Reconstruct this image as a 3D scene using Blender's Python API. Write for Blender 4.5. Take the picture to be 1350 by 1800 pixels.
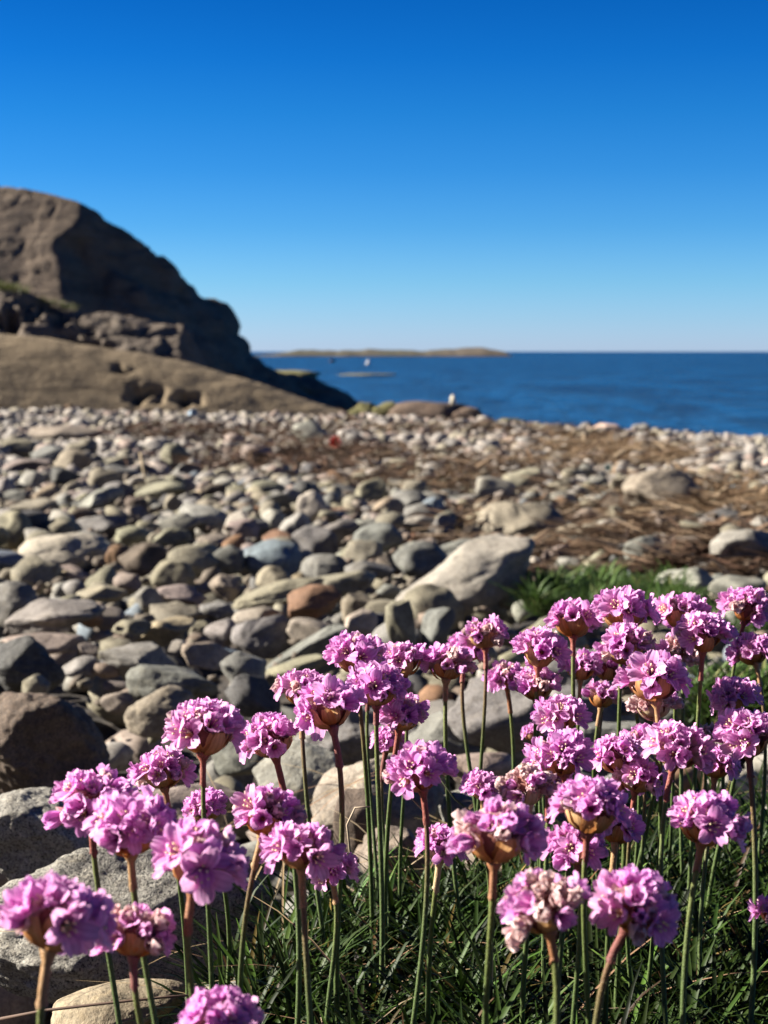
import bpy, math, random
import numpy as np
from mathutils import Vector, Matrix, Euler, Quaternion, noise

random.seed(7); rng = np.random.default_rng(7)
for o in list(bpy.data.objects): bpy.data.objects.remove(o)
scene = bpy.context.scene
COL = scene.collection

# ------------------------------------------------------------------ camera
CAMZ = 1.6                       # camera height above the sea
F = 2800.0                       # focal length in photo pixels (photo 1350 x 1800)
PITCH = math.atan(282 / F)
cam = bpy.data.cameras.new('camera'); camo = bpy.data.objects.new('camera', cam); COL.objects.link(camo)
cam.sensor_fit = 'VERTICAL'; cam.sensor_height = 24.0; cam.sensor_width = 18.0
cam.lens = F / 1800 * 24.0
cam.clip_start = 0.02; cam.clip_end = 60000
camo.location = (0, 0, CAMZ); camo.rotation_euler = (math.pi / 2 - PITCH, 0, 0)
cam.dof.use_dof = True; cam.dof.focus_distance = 0.56; cam.dof.aperture_fstop = 19.0; cam.dof.aperture_blades = 0
scene.camera = camo

# ------------------------------------------------------------------ light
SUN_EL = math.radians(28); SUN_AZ = math.radians(8)      # azimuth: from the left (-x) towards the far side (+y)
TO_SUN = Vector((-math.cos(SUN_EL) * math.cos(SUN_AZ), math.cos(SUN_EL) * math.sin(SUN_AZ), math.sin(SUN_EL)))
sl = bpy.data.lights.new('sun', 'SUN'); sl.energy = 5.0; sl.angle = math.radians(0.5); sl.color = (1.0, 0.93, 0.82)
so = bpy.data.objects.new('sun', sl); COL.objects.link(so)
so.rotation_euler = TO_SUN.to_track_quat('Z', 'Y').to_euler(); so.location = (-5, 2, 6)

world = bpy.data.worlds.new('World'); scene.world = world; world.use_nodes = True
nt = world.node_tree; nt.nodes.clear()
def nn(t, kind, **kw):
    n = t.nodes.new(kind)
    for k, v in kw.items(): setattr(n, k, v)
    return n
tc = nn(nt, 'ShaderNodeTexCoord')
sky = nn(nt, 'ShaderNodeTexSky', sky_type='NISHITA', sun_disc=False)
sky.sun_elevation = SUN_EL; sky.sun_rotation = math.radians(-80); sky.air_density = 1.0; sky.dust_density = 0.3; sky.ozone_density = 2.5
sep = nn(nt, 'ShaderNodeSeparateXYZ'); nt.links.new(tc.outputs['Generated'], sep.inputs[0])
SKY_RAMP = [(0.0, (0.77, 1.12, 2.1)), (0.0205, (0.5667, 1.0001, 1.8265)), (0.0415, (0.4095, 0.8985, 1.5967)), (0.0763, (0.2136, 0.7032, 1.385)), (0.1105, (0.1103, 0.5793, 1.2521)), (0.1441, (0.0563, 0.5045, 1.1495)), (0.177, (0.024, 0.42, 1.07)), (0.2075, (0.014, 0.36, 0.97)), (0.35, (0.008, 0.20, 0.66)), (0.6, (0.01, 0.11, 0.38)), (1.0, (0.01, 0.08, 0.28))]
ramp = nn(nt, 'ShaderNodeValToRGB')
while len(ramp.color_ramp.elements) > 1: ramp.color_ramp.elements.remove(ramp.color_ramp.elements[-1])
for i, (p, c) in enumerate(SKY_RAMP):
    e = ramp.color_ramp.elements[0] if i == 0 else ramp.color_ramp.elements.new(p)
    e.position = p; e.color = (c[0] * .63, c[1] * .61, c[2] * .61, 1)
nt.links.new(sep.outputs['Z'], ramp.inputs[0])
mul = nn(nt, 'ShaderNodeMix', data_type='RGBA', blend_type='MULTIPLY'); mul.inputs[0].default_value = 1.0
nt.links.new(sky.outputs[0], mul.inputs[6]); nt.links.new(ramp.outputs[0], mul.inputs[7])
bg = nn(nt, 'ShaderNodeBackground'); bg.inputs[1].default_value = 0.05
nt.links.new(mul.outputs[2], bg.inputs[0])
wo = nn(nt, 'ShaderNodeOutputWorld'); nt.links.new(bg.outputs[0], wo.inputs[0])
scene.view_settings.view_transform = 'Standard'; scene.view_settings.look = 'None'
scene.view_settings.exposure = 1.9; scene.view_settings.gamma = 1.0; scene.view_settings.use_curve_mapping = False

# ------------------------------------------------------------------ helpers
def tag(o, label=None, cat=None, group=None, kind=None):
    if label: o['label'] = label
    if cat: o['category'] = cat
    if group: o['group'] = group
    if kind: o['kind'] = kind
    return o
def ray(px, py):
    u = (px - 675) / F; v = (900 - py) / F
    d = Vector((u, math.cos(PITCH) + v * math.sin(PITCH), -math.sin(PITCH) + v * math.cos(PITCH)))
    return d / d.y                     # per metre of depth y
def at(px, py, y):                     # the point of pixel (px, py) at depth y
    return Vector((0, 0, CAMZ)) + ray(px, py) * y
def proj(p):
    x, y, z = p[0], p[1], p[2] - CAMZ
    zc = y * math.cos(PITCH) - z * math.sin(PITCH); vc = y * math.sin(PITCH) + z * math.cos(PITCH)
    if zc <= 0.01: return (-9999, -9999)
    return 675 + F * x / zc, 900 - F * vc / zc
HY = np.array([-60, -25, -4, 0.3, 0.65, 1.07, 1.6, 2.2, 3.4, 6.1, 9, 15.4, 22, 28, 30, 32.5, 36, 60, 200])
HH = np.array([-7.0, -5.0, .10, .235, .262, .30, .34, .38, .47, .64, .78, .99, 1.14, 1.24, 1.32, 1.62, 2.1, 4, 8])  # negative depths: unseen bank behind the camera, added to block low sky light
def sstep(a, b, x): t = np.clip((x - a) / (b - a), 0, 1); return t * t * (3 - 2 * t)
_W = [(rng.uniform(0, 6.28), rng.uniform(0, 6.28), rng.uniform(0, 6.28)) for _ in range(12)]
def ground(x, y):
    x = np.asarray(x, float); y = np.asarray(y, float)
    z = CAMZ - np.interp(y, HY, HH)
    z = z - np.where(x > 0, .058, .024) * x * sstep(5, 25, y)
    b = 0
    for k, (a, p, q) in enumerate(_W):
        wl = (0.23, 0.37, 0.61, 0.9)[k % 4]
        b = b + np.sin((x * math.cos(a) + y * math.sin(a)) * 6.283 / wl + p) * 0.006 * (0.5 + wl)
    z = z + b * sstep(0.6, 1.4, y) * (1 - 0.0 * y)
    z = z - 3.5 * sstep(28, 45, x + 0 * y) + 4.0 * sstep(9, 26, -x) * (1 - sstep(20, 32, y))  # the rise on the left is out of view, added to cut sky fill
    return z
def ground1(x, y):                     # the same height for one point, quicker
    i = 0
    while i < len(HYl) - 2 and HYl[i + 1] < y: i += 1
    t = min(1, max(0, (y - HYl[i]) / (HYl[i + 1] - HYl[i]))); z = CAMZ - (HHl[i] + (HHl[i + 1] - HHl[i]) * t)
    s1 = lambda a, b, v: (lambda q: q * q * (3 - 2 * q))(min(1, max(0, (v - a) / (b - a))))
    z -= (.058 if x > 0 else .024) * x * s1(5, 25, y); b = 0
    for (ca, sa, p, k, am) in _W1: b += math.sin((x * ca + y * sa) * k + p) * am
    return z + b * s1(.6, 1.4, y) 
HYl = [float(v) for v in HY]; HHl = [float(v) for v in HH]
_W1 = [(math.cos(a), math.sin(a), p, 6.283 / (0.23, 0.37, 0.61, 0.9)[k % 4], 0.006 * (0.5 + (0.23, 0.37, 0.61, 0.9)[k % 4])) for k, (a, p, q) in enumerate(_W)]
def hit(px, py):                       # where the ray of a pixel meets the ground
    r = ray(px, py); y = 0.3
    prev = 0.3
    while y < 60:
        p = Vector((0, 0, CAMZ)) + r * y
        if p.z <= ground1(p.x, p.y):
            a, b = prev, y
            for _ in range(14):
                m = (a + b) / 2; q = Vector((0, 0, CAMZ)) + r * m
                if q.z <= ground1(q.x, q.y): b = m
                else: a = m
            return Vector((0, 0, CAMZ)) + r * b
        prev = y; y *= 1.06
    return Vector((0, 0, CAMZ)) + r * 31
def mesh_from(name, verts, faces, mat=None, smooth=True, cols=None, colname='Col'):
    me = bpy.data.meshes.new(name)
    verts = np.asarray(verts, dtype=np.float32)
    if isinstance(faces, np.ndarray) and faces.ndim == 2:
        n = faces.shape[1]
        me.vertices.add(len(verts)); me.vertices.foreach_set('co', verts.ravel())
        me.loops.add(faces.size); me.loops.foreach_set('vertex_index', faces.astype(np.int32).ravel())
        me.polygons.add(len(faces)); me.polygons.foreach_set('loop_start', np.arange(0, faces.size, n, dtype=np.int32))
        me.update(calc_edges=True)
    else:
        me.from_pydata([tuple(map(float, v)) for v in verts], [], [tuple(f) for f in faces])
    if cols is not None:
        a = me.color_attributes.new(colname, 'FLOAT_COLOR', 'POINT')
        c = np.ones((len(verts), 4), np.float32); cc = np.asarray(cols, np.float32); c[:, :cc.shape[1]] = cc
        a.data.foreach_set('color', c.ravel())
    if smooth: me.polygons.foreach_set('use_smooth', np.ones(len(me.polygons), bool))
    if mat:
        for m in (mat if isinstance(mat, (list, tuple)) else [mat]): me.materials.append(m)
    me.update(); return me
def link(name, me, parent=None):
    o = bpy.data.objects.new(name, me); COL.objects.link(o)
    if parent: o.parent = parent
    return o
def tube(pts, rad, n=7):
    """swept tube, returns verts, quads, t per vertex"""
    V, Fc, T = [], [], []
    pts = [Vector(p) for p in pts]
    nrm = None
    for i, p in enumerate(pts):
        tg = (pts[min(i + 1, len(pts) - 1)] - pts[max(i - 1, 0)]).normalized()
        if nrm is None: nrm = tg.orthogonal().normalized()
        nrm = (nrm - tg * nrm.dot(tg)).normalized(); bn = tg.cross(nrm)
        r = rad[i] if hasattr(rad, '__len__') else rad
        for k in range(n):
            a = 6.28318 * k / n
            V.append(p + (nrm * math.cos(a) + bn * math.sin(a)) * r); T.append(i / (len(pts) - 1))
    for i in range(len(pts) - 1):
        for k in range(n):
            Fc.append((i * n + k, i * n + (k + 1) % n, (i + 1) * n + (k + 1) % n, (i + 1) * n + k))
    Fc.append(tuple(range(n))[::-1]); Fc.append(tuple((len(pts) - 1) * n + k for k in range(n)))
    return V, Fc, T
def ico(sub):
    import bmesh
    bm = bmesh.new(); bmesh.ops.create_icosphere(bm, subdivisions=sub, radius=1)
    v = np.array([x.co[:] for x in bm.verts]); f = np.array([[q.index for q in p.verts] for p in bm.faces]); bm.free()
    return v, f
ICO = {k: ico(k) for k in (1, 2, 3, 4, 5, 6)}

# ------------------------------------------------------------------ materials
def new_mat(name):
    m = bpy.data.materials.new(name); m.use_nodes = True; t = m.node_tree; t.nodes.clear()
    out = nn(t, 'ShaderNodeOutputMaterial'); b = nn(t, 'ShaderNodeBsdfPrincipled'); t.links.new(b.outputs[0], out.inputs[0])
    return m, t, b, out
def mth(t, op, a, b=None, clamp=False):
    n = nn(t, 'ShaderNodeMath', operation=op, use_clamp=clamp)
    for i, v in enumerate((a, b)):
        if v is None: continue
        if isinstance(v, (int, float)): n.inputs[i].default_value = v
        else: t.links.new(v, n.inputs[i])
    return n.outputs[0]
def noise_n(t, vec, scale, detail=4, rough=0.55, dist=0):
    n = nn(t, 'ShaderNodeTexNoise'); n.inputs['Scale'].default_value = scale; n.inputs['Detail'].default_value = detail
    n.inputs['Roughness'].default_value = rough; n.inputs['Distortion'].default_value = dist
    if vec is not None: t.links.new(vec, n.inputs['Vector'])
    return n.outputs[0]
def mapr(t, v, a, b, c, d):
    n = nn(t, 'ShaderNodeMapRange'); t.links.new(v, n.inputs[0])
    for i, x in enumerate((a, b, c, d)): n.inputs[i + 1].default_value = x
    return n.outputs[0]
def mixc(t, fac, a, b, mode='MIX'):
    n = nn(t, 'ShaderNodeMix', data_type='RGBA', blend_type=mode)
    for i, v in ((0, fac), (6, a), (7, b)):
        if isinstance(v, (int, float)): n.inputs[i].default_value = v
        elif isinstance(v, tuple): n.inputs[i].default_value = (*v, 1)
        else: t.links.new(v, n.inputs[i])
    return n.outputs[2]
def bump(t, b, h, strength, dist):
    n = nn(t, 'ShaderNodeBump'); n.inputs['Strength'].default_value = strength; n.inputs['Distance'].default_value = dist
    t.links.new(h, n.inputs['Height']); t.links.new(n.outputs[0], b.inputs['Normal'])
def stone_mat(name, source, sc=1.0, speck=0.25, bstr=0.5):
    m, t, b, out = new_mat(name)
    co = nn(t, 'ShaderNodeTexCoord').outputs['Object']
    if source == 'object':
        oi = nn(t, 'ShaderNodeObjectInfo'); col = oi.outputs['Color']
        r = nn(t, 'ShaderNodeVectorMath', operation='ADD'); t.links.new(co, r.inputs[0])
        s = mth(t, 'MULTIPLY', oi.outputs['Random'], 37.0); t.links.new(s, r.inputs[1]); co = r.outputs[0]
    else:
        a = nn(t, 'ShaderNodeVertexColor', layer_name='Col'); col = a.outputs[0]
    big = noise_n(t, co, 22 * sc, 6, 0.65, 0.4); fine = noise_n(t, co, 420 * sc, 3, 0.75); mid = noise_n(t, co, 110 * sc, 5, 0.7, 0.6)
    v = mapr(t, big, 0.3, 0.7, 0.6, 1.35)
    c = mixc(t, 1.0, col, v, 'MULTIPLY')
    c = mixc(t, mapr(t, mid, 0.48, 0.70, 0.0, 0.65), c, mixc(t, 1.0, col, (0.38, 0.34, 0.30), 'MULTIPLY'))
    blot = noise_n(t, co, 48 * sc, 5, 0.6, 1.2); c = mixc(t, mapr(t, blot, 0.56, 0.66, 0.0, 0.45), c, mixc(t, 1.0, col, (1.55, 1.5, 1.38), 'MULTIPLY'))
    c = mixc(t, mapr(t, blot, 0.42, 0.34, 0.0, 0.5), c, mixc(t, 1.0, col, (0.55, 0.5, 0.42), 'MULTIPLY'))
    c = mixc(t, mapr(t, fine, 0.50, 0.62, 0.0, speck), c, mixc(t, 1.0, c, (1.7, 1.7, 1.65), 'MULTIPLY'))
    c = mixc(t, mapr(t, fine, 0.46, 0.36, 0.0, speck * 1.6), c, (0.035, 0.033, 0.03))
    t.links.new(c, b.inputs['Base Color']); b.inputs['Roughness'].default_value = 0.82
    b.inputs['Specular IOR Level'].default_value = 0.25
    h = mth(t, 'ADD', mth(t, 'MULTIPLY', mid, 0.7), mth(t, 'MULTIPLY', fine, 0.3))
    bump(t, b, h, bstr, 0.004 / sc)
    return m
M_STONE = stone_mat('beach_stone_rock', 'object')
M_GRANITE = stone_mat('speckled_granite', 'object', 2.0, 0.75, 0.9)
M_PEBBLE = stone_mat('pebble_rock', 'vertex', 1.0, 0.2, 0.3)

def rock_mat(name, c1, c2, c3, sc):
    m, t, b, out = new_mat(name)
    co = nn(t, 'ShaderNodeTexCoord').outputs['Object']
    a = noise_n(t, co, 0.35 * sc, 8, 0.68, 0.8); e = noise_n(t, co, 2.5 * sc, 6, 0.7); g = noise_n(t, co, 9 * sc, 4, 0.7)
    mp = nn(t, 'ShaderNodeMapping'); mp.inputs['Scale'].default_value = (0.5, 0.5, 3.2); mp.inputs['Rotation'].default_value = (0, 0.35, 0)
    t.links.new(co, mp.inputs[0]); s = noise_n(t, mp.outputs[0], 0.9 * sc, 6, 0.7, 1.0)
    c = mixc(t, mapr(t, a, 0.35, 0.65, 0, 1), c1, c2)
    c = mixc(t, mapr(t, s, 0.5, 0.7, 0, 0.8), c, c3)
    c = mixc(t, mapr(t, e, 0.5, 0.75, 0, 0.5), c, (0.035, 0.03, 0.027))
    c = mixc(t, 1.0, c, mapr(t, g, 0.3, 0.7, 0.85, 1.12), 'MULTIPLY')
    t.links.new(c, b.inputs['Base Color']); b.inputs['Roughness'].default_value = 0.9; b.inputs['Specular IOR Level'].default_value = 0.2
    bump(t, b, mth(t, 'ADD', s, mth(t, 'MULTIPLY', e, 0.4)), 0.7, 0.15)
    return m
M_HILL = rock_mat('dome_bedrock', (0.125, 0.094, 0.068), (0.17, 0.13, 0.096), (0.06, 0.047, 0.038), 1.0)
M_LEDGE = rock_mat('ledge_bedrock', (0.155, 0.122, 0.095), (0.115, 0.095, 0.075), (0.075, 0.06, 0.05), 1.4)
M_SLAB = rock_mat('slab_bedrock', (0.16, 0.122, 0.077), (0.20, 0.155, 0.10), (0.11, 0.083, 0.055), 1.0)
M_SHORE = rock_mat('shore_rock', (0.13, 0.09, 0.065), (0.08, 0.06, 0.05), (0.19, 0.145, 0.11), 3.0)
M_ALGAE = rock_mat('weedy_rock', (0.16, 0.148, 0.06), (0.10, 0.095, 0.045), (0.20, 0.185, 0.11), 2.5)
M_ISLE = rock_mat('island_ground', (0.075, 0.062, 0.052), (0.05, 0.055, 0.036), (0.10, 0.08, 0.06), 0.05)

def ground_mat():
    m, t, b, out = new_mat('gap_shade_gravel'); co = nn(t, 'ShaderNodeTexCoord').outputs['Object']
    v = nn(t, 'ShaderNodeTexVoronoi'); v.inputs['Scale'].default_value = 45; t.links.new(co, v.inputs['Vector'])
    n1 = noise_n(t, co, 3, 6, 0.7)
    c = mixc(t, mapr(t, v.outputs['Distance'], 0.1, 0.7, 0, 1), (0.03, 0.022, 0.016), (0.010, 0.008, 0.006))  # gravel kept near black: the shade between stones is put into its colour
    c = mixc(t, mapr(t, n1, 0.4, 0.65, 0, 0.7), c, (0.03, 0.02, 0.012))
    t.links.new(c, b.inputs['Base Color']); b.inputs['Roughness'].default_value = 0.95
    bump(t, b, v.outputs['Distance'], 0.6, -0.01); return m
def vcol_mat(name, rough=0.7, transl=0.0, spec=0.3):
    m, t, b, out = new_mat(name); a = nn(t, 'ShaderNodeVertexColor', layer_name='Col')
    t.links.new(a.outputs[0], b.inputs['Base Color']); b.inputs['Roughness'].default_value = rough; b.inputs['Specular IOR Level'].default_value = spec
    if transl > 0:
        tr = nn(t, 'ShaderNodeBsdfTranslucent'); t.links.new(a.outputs[0], tr.inputs[0])
        mx = nn(t, 'ShaderNodeMixShader'); mx.inputs[0].default_value = transl
        t.links.new(b.outputs[0], mx.inputs[1]); t.links.new(tr.outputs[0], mx.inputs[2]); t.links.new(mx.outputs[0], out.inputs[0])
    return m
M_LEAF = vcol_mat('thrift_leaf', 0.5, 0.25, 0.16)
M_GRASS = vcol_mat('grass_blade', 0.5, 0.3, 0.4)
M_WRACK = vcol_mat('dry_wrack', 0.8, 0.1, 0.2)

def sea_mat():
    m, t, b, out = new_mat('sea_water'); co = nn(t, 'ShaderNodeTexCoord').outputs['Object']
    mp = nn(t, 'ShaderNodeMapping'); mp.inputs['Scale'].default_value = (1.1, 0.22, 1.0); t.links.new(co, mp.inputs[0])
    w1 = noise_n(t, mp.outputs[0], 1.6, 6, 0.6, 0.3); w2 = noise_n(t, mp.outputs[0], 0.25, 4, 0.6, 0.5); w3 = noise_n(t, mp.outputs[0], 0.02, 4, 0.6)
    w4 = noise_n(t, mp.outputs[0], 0.7, 3, 0.6); w5 = mth(t, 'ADD', mth(t, 'MULTIPLY', w2, .6), mth(t, 'MULTIPLY', w4, .4))
    c = mixc(t, mapr(t, w5, 0.42, 0.56, 0, 1), (0.0002, 0.004, 0.018), (0.0015, 0.030, 0.088))  # light and dark of the ripples painted into the water colour
    c = mixc(t, mapr(t, w3, 0.45, 0.58, 0, 0.85), c, (0.0003, 0.014, 0.045))
    t.links.new(c, b.inputs['Base Color']); b.inputs['Roughness'].default_value = 0.25; b.inputs['IOR'].default_value = 1.33
    b.inputs['Specular IOR Level'].default_value = 0.09
    bump(t, b, mth(t, 'ADD', mth(t, 'MULTIPLY', w1, 0.5), w2), 1.0, 1.2); return m

# ------------------------------------------------------------------ ground, sea
xs = np.sinh(np.linspace(-5.2, 5.2, 330)) * 0.5; ys = np.concatenate([0.6 - np.sinh(np.linspace(4.7, 0.02, 60)) * 0.6, 0.6 + np.sinh(np.linspace(0, 5.0, 300)) * 0.9])
X, Y = np.meshgrid(xs, ys); Z = ground(X, Y) - .085 * sstep(.55, 1.1, Y + .9 * sstep(-.05, -.12, X)) * 1.0
nr, nc = X.shape
idx = np.arange(nr * nc).reshape(nr, nc)
Fg = np.stack([idx[:-1, :-1], idx[:-1, 1:], idx[1:, 1:], idx[1:, :-1]], -1).reshape(-1, 4)
tag(link('ground', mesh_from('ground', np.stack([X, Y, Z], -1).reshape(-1, 3), Fg, ground_mat())), kind='structure')
S = 30000
sea = tag(link('sea', mesh_from('sea', [(-S, -S, 0), (S, -S, 0), (S, S, 0), (-S, S, 0)], [(0, 1, 2, 3)], sea_mat())), kind='structure')

# ------------------------------------------------------------------ bedrock hill on the left
def rock_mass(name, prof, D, base, depth, mat, nexp, cx=0.0, back=1.0, disp=0.25, dsc=0.5, ni=220, nj=90, dents=(), recess=None, shift=None, crk=1.0):
    """prof: [(px, py)] silhouette seen at distance D; solid body with a front, a crest and a back"""
    pts = [at(px, py, D) for px, py in prof]
    sx = np.array([p.x for p in pts]); sz = np.array([p.z for p in pts])
    X_ = np.linspace(sx[0], sx[-1], ni); Zt = np.interp(X_, sx, sz)
    k = np.ones(7) / 7; Zs = np.convolve(np.pad(Zt, 3, 'edge'), k, 'valid'); Zt = Zs
    H = np.maximum(Zt - base, 0.05); Hm = H.max()
    V = np.zeros((ni, nj, 3))
    for i in range(ni):
        n = nexp(X_[i]) if callable(nexp) else nexp
        dp = depth * (0.35 + 0.65 * math.sqrt(H[i] / Hm))
        dx = depth * 0.25 * max(0, 1 - (X_[-1] - X_[i]) / (depth * 0.5))
        for j in range(nj):
            a = math.pi * j / (nj - 1); c = -math.cos(a); s = math.sin(a)
            f = (abs(c) ** n + abs(s) ** n) ** (-1 / n)
            zz = s * f; yy = c * f
            y = D + cx + yy * dp * (1 if yy < 0 else back)
            if recess and yy < 0: y += recess(X_[i], zz) * min(1, -yy * 2.5)
            if shift: y += shift(X_[i])
            V[i, j] = (X_[i], y, base + H[i] * zz)
    P = V.reshape(-1, 3)
    # displacement along rough normals
    idx = np.arange(ni * nj).reshape(ni, nj)
    Fc = np.stack([idx[:-1, :-1], idx[1:, :-1], idx[1:, 1:], idx[:-1, 1:]], -1).reshape(-1, 4)
    du = np.gradient(V, axis=0); dv = np.gradient(V, axis=1); N = np.cross(du, dv); N /= (np.linalg.norm(N, axis=-1, keepdims=True) + 1e-9)
    N = N.reshape(-1, 3)
    if N[:, 2].mean() < 0: N = -N; Fc = Fc[:, ::-1]
    Q = np.empty_like(P)
    for m in range(len(P)):
        p = Vector(P[m])
        a = noise.fractal(p * dsc, 0.9, 2.1, 5); r = abs(noise.noise(Vector((p.x * 0.9 + p.z * 0.5, p.y * 0.5, p.z * 2.4)) * dsc * 1.3))
        dq = disp(p.x) if callable(disp) else disp
        cr = abs(noise.noise(Vector((p.x * .5 - p.z * .35, p.y * .4, p.z * 1.1 + p.x * .3)) * 1.3 + Vector((5, 0, 0)))); cr2 = abs(noise.noise(Vector((p.x * 1.5, p.y, p.z * .7)) * 1.1))
        Q[m] = P[m] - N[m] * (.16 * max(0, 1 - cr / .05) + .12 * max(0, 1 - cr2 / .04)) * crk + N[m] * (dq * a - dq * 0.9 * max(0, 0.25 - r) * 2)
    for (px, py, w, dpth) in dents:
        zc = Q[:, 1] * math.cos(PITCH) - (Q[:, 2] - CAMZ) * math.sin(PITCH); vc = Q[:, 1] * math.sin(PITCH) + (Q[:, 2] - CAMZ) * math.cos(PITCH)
        pr = np.stack([675 + F * Q[:, 0] / zc, 900 - F * vc / zc], -1)
        wx = np.array([noise.noise(Vector(q) * 4) * w * 1.5 for q in Q]); wy = np.array([noise.noise(Vector(q) * 4 + Vector((31, 7, 0))) * w * .9 for q in Q]); pr = pr + np.stack([wx, wy], -1)
        g = np.exp(-(((pr[:, 0] - px) / w) ** 2 + ((pr[:, 1] - py) / (w * 0.5)) ** 2) * 1.2)
        front = (Q[:, 1] < D + cx)
        Q = Q - N * (g * dpth * front)[:, None]
    o = link(name, mesh_from(name, Q, Fc, mat)); tag(o, kind='structure'); return o
xc = at(165, 500, 36).x
domeP = [(-900, 560), (-600, 400), (-350, 275), (-120, 292), (0, 318), (90, 338), (150, 358), (198, 384), (243, 418), (287, 450), (318, 482), (346, 517), (374, 552), (391, 582), (399, 605), (405, 624), (425, 640), (455, 655), (540, 672), (600, 692), (640, 712), (665, 735)]
def dome_n(x): return float(np.interp(x, [xc - 1.2, xc - 0.2, xc + 0.3, xc + 2.6], [1.12, 1.22, 1.24, 2.1]))
def dome_rec(x, zz):                   # overhang under the left part, a step back at the cleft
    xk = xc + .42 * noise.noise(Vector((3, 1, zz * 4.5))) + .18 * noise.noise(Vector((8, 1, zz * 13)))
    left = 1 - sstep(xk - 0.35, xk + 0.12, x)
    return float(left * (1.6 * (1 - sstep(0.40, 0.50, zz))) + (1 - left) * (.95 + .25 * noise.noise(Vector((x * 1.1, 4, zz * 5)))))
def dome_shift(x): return float(.55 * max(0, x - xc))
def dome_disp(x): return float(np.interp(x, [xc, xc + .5, xc + 3, xc + 5], [.06, .26, .42, .22]))
rock_mass('hill', domeP, 36, -0.6, 4.2, M_HILL, dome_n, ni=340, nj=130, crk=.25, disp=dome_disp, dsc=0.5, back=1.6, recess=dome_rec, shift=dome_shift)
ledgeP = [(-900, 560), (-300, 520), (0, 505), (60, 522), (100, 535), (150, 548), (240, 560), (300, 572), (338, 586), (350, 605), (352, 640), (356, 700)]
rock_mass('hill_ledge', ledgeP, 31.5, -0.3, 1.9, M_LEDGE, 2.4, crk=.6, disp=0.15, dsc=1.1, ni=240, dents=((20, 560, 30, .8), (70, 540, 20, 0.6), (155, 604, 26, 0.9), (108, 590, 18, 0.5), (115, 560, 16, 0.5)))
slabP = [(-900, 640), (-300, 590), (0, 582), (80, 592), (150, 606), (250, 622), (330, 636), (400, 656), (470, 678), (540, 700), (600, 720), (640, 738)]
rock_mass('hill_slab', slabP, 29.0, -0.2, 1.6, M_SLAB, 1.5, crk=.04, disp=0.03, dsc=0.8, ni=260, dents=((215, 648, 12, 0.35), (258, 692, 22, 0.7), (325, 702, 16, .8)))

# ------------------------------------------------------------------ stones
PAL = {'g': ((.195, .188, .170), 'grey'), 'o': ((.245, .222, .16), 'olive'), 'p': ((.27, .22, .185), 'pinkish'), 'r': ((.23, .13, .075), 'rust brown'),
       'b': ((.13, .098, .075), 'dark brown'), 'w': ((.40, .36, .30), 'pale'), 'l': ((.19, .225, .26), 'blue grey'), 'k': ((.095, .092, .09), 'charcoal'),
       't': ((.33, .27, .18), 'tan'), 'a': ((.29, .275, .24), 'pale grey')}
K_STONE = .75
PAL = {k: (tuple(v * K_STONE for v in c), n) for k, (c, n) in PAL.items()}
def stone_verts(sub, seed, facets=7, amp=0.10, hi=0.02, flat=0.0):
    r = random.Random(seed); v = ICO[sub][0].copy()
    for _ in range(facets + 3):
        n = np.array([r.gauss(0, 1), r.gauss(0, 1), r.gauss(0, 0.8)]); n /= np.linalg.norm(n)
        c = r.uniform(0.55, 0.88); d = v @ n - c
        v -= np.outer(np.maximum(d, 0) * r.uniform(.75, 1.0), n)
    off = Vector((r.uniform(-90, 90), r.uniform(-90, 90), r.uniform(-90, 90)))
    out = np.empty_like(v)
    for i, p in enumerate(v):
        q = Vector(p); a = noise.noise(q * 1.3 + off) * amp * 1.6 + noise.noise(q * 3.1 + off) * amp * 0.45
        if hi: a += noise.fractal(q * 7 + off, 0.8, 2.0, 4) * hi
        out[i] = p * (1 + a)
    mx = np.abs(out).max(axis=0); return out / mx
STONES = []      # (x, y, rx, ry) footprints of every placed stone
NSTONE = [0]
LAND = []
def make_stone(loc, dims, rot, colr, mat=M_STONE, sub=4, seed=0, amp=.10, hi=.012, facets=6, me=None):
    if me is None:
        v = stone_verts(sub, seed, facets, amp, hi) * np.array(dims) * 0.5
        me = mesh_from('beach_stone', v, ICO[sub][1], mat)
        sc = (1, 1, 1)
    else: sc = [d * 0.5 for d in dims]
    o = link('beach_stone', me); o.location = loc; o.rotation_euler = rot; o.scale = sc
    o.color = (*colr, 1); o['category'] = 'stone'; o['group'] = 'stones lying on the beach'
    return o
def jit(c, rr, k=0.12):
    m = 1 + rr.uniform(-k, k); return tuple(min(.6, x * m * (1 + rr.uniform(-.04, .04))) for x in c)
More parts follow.
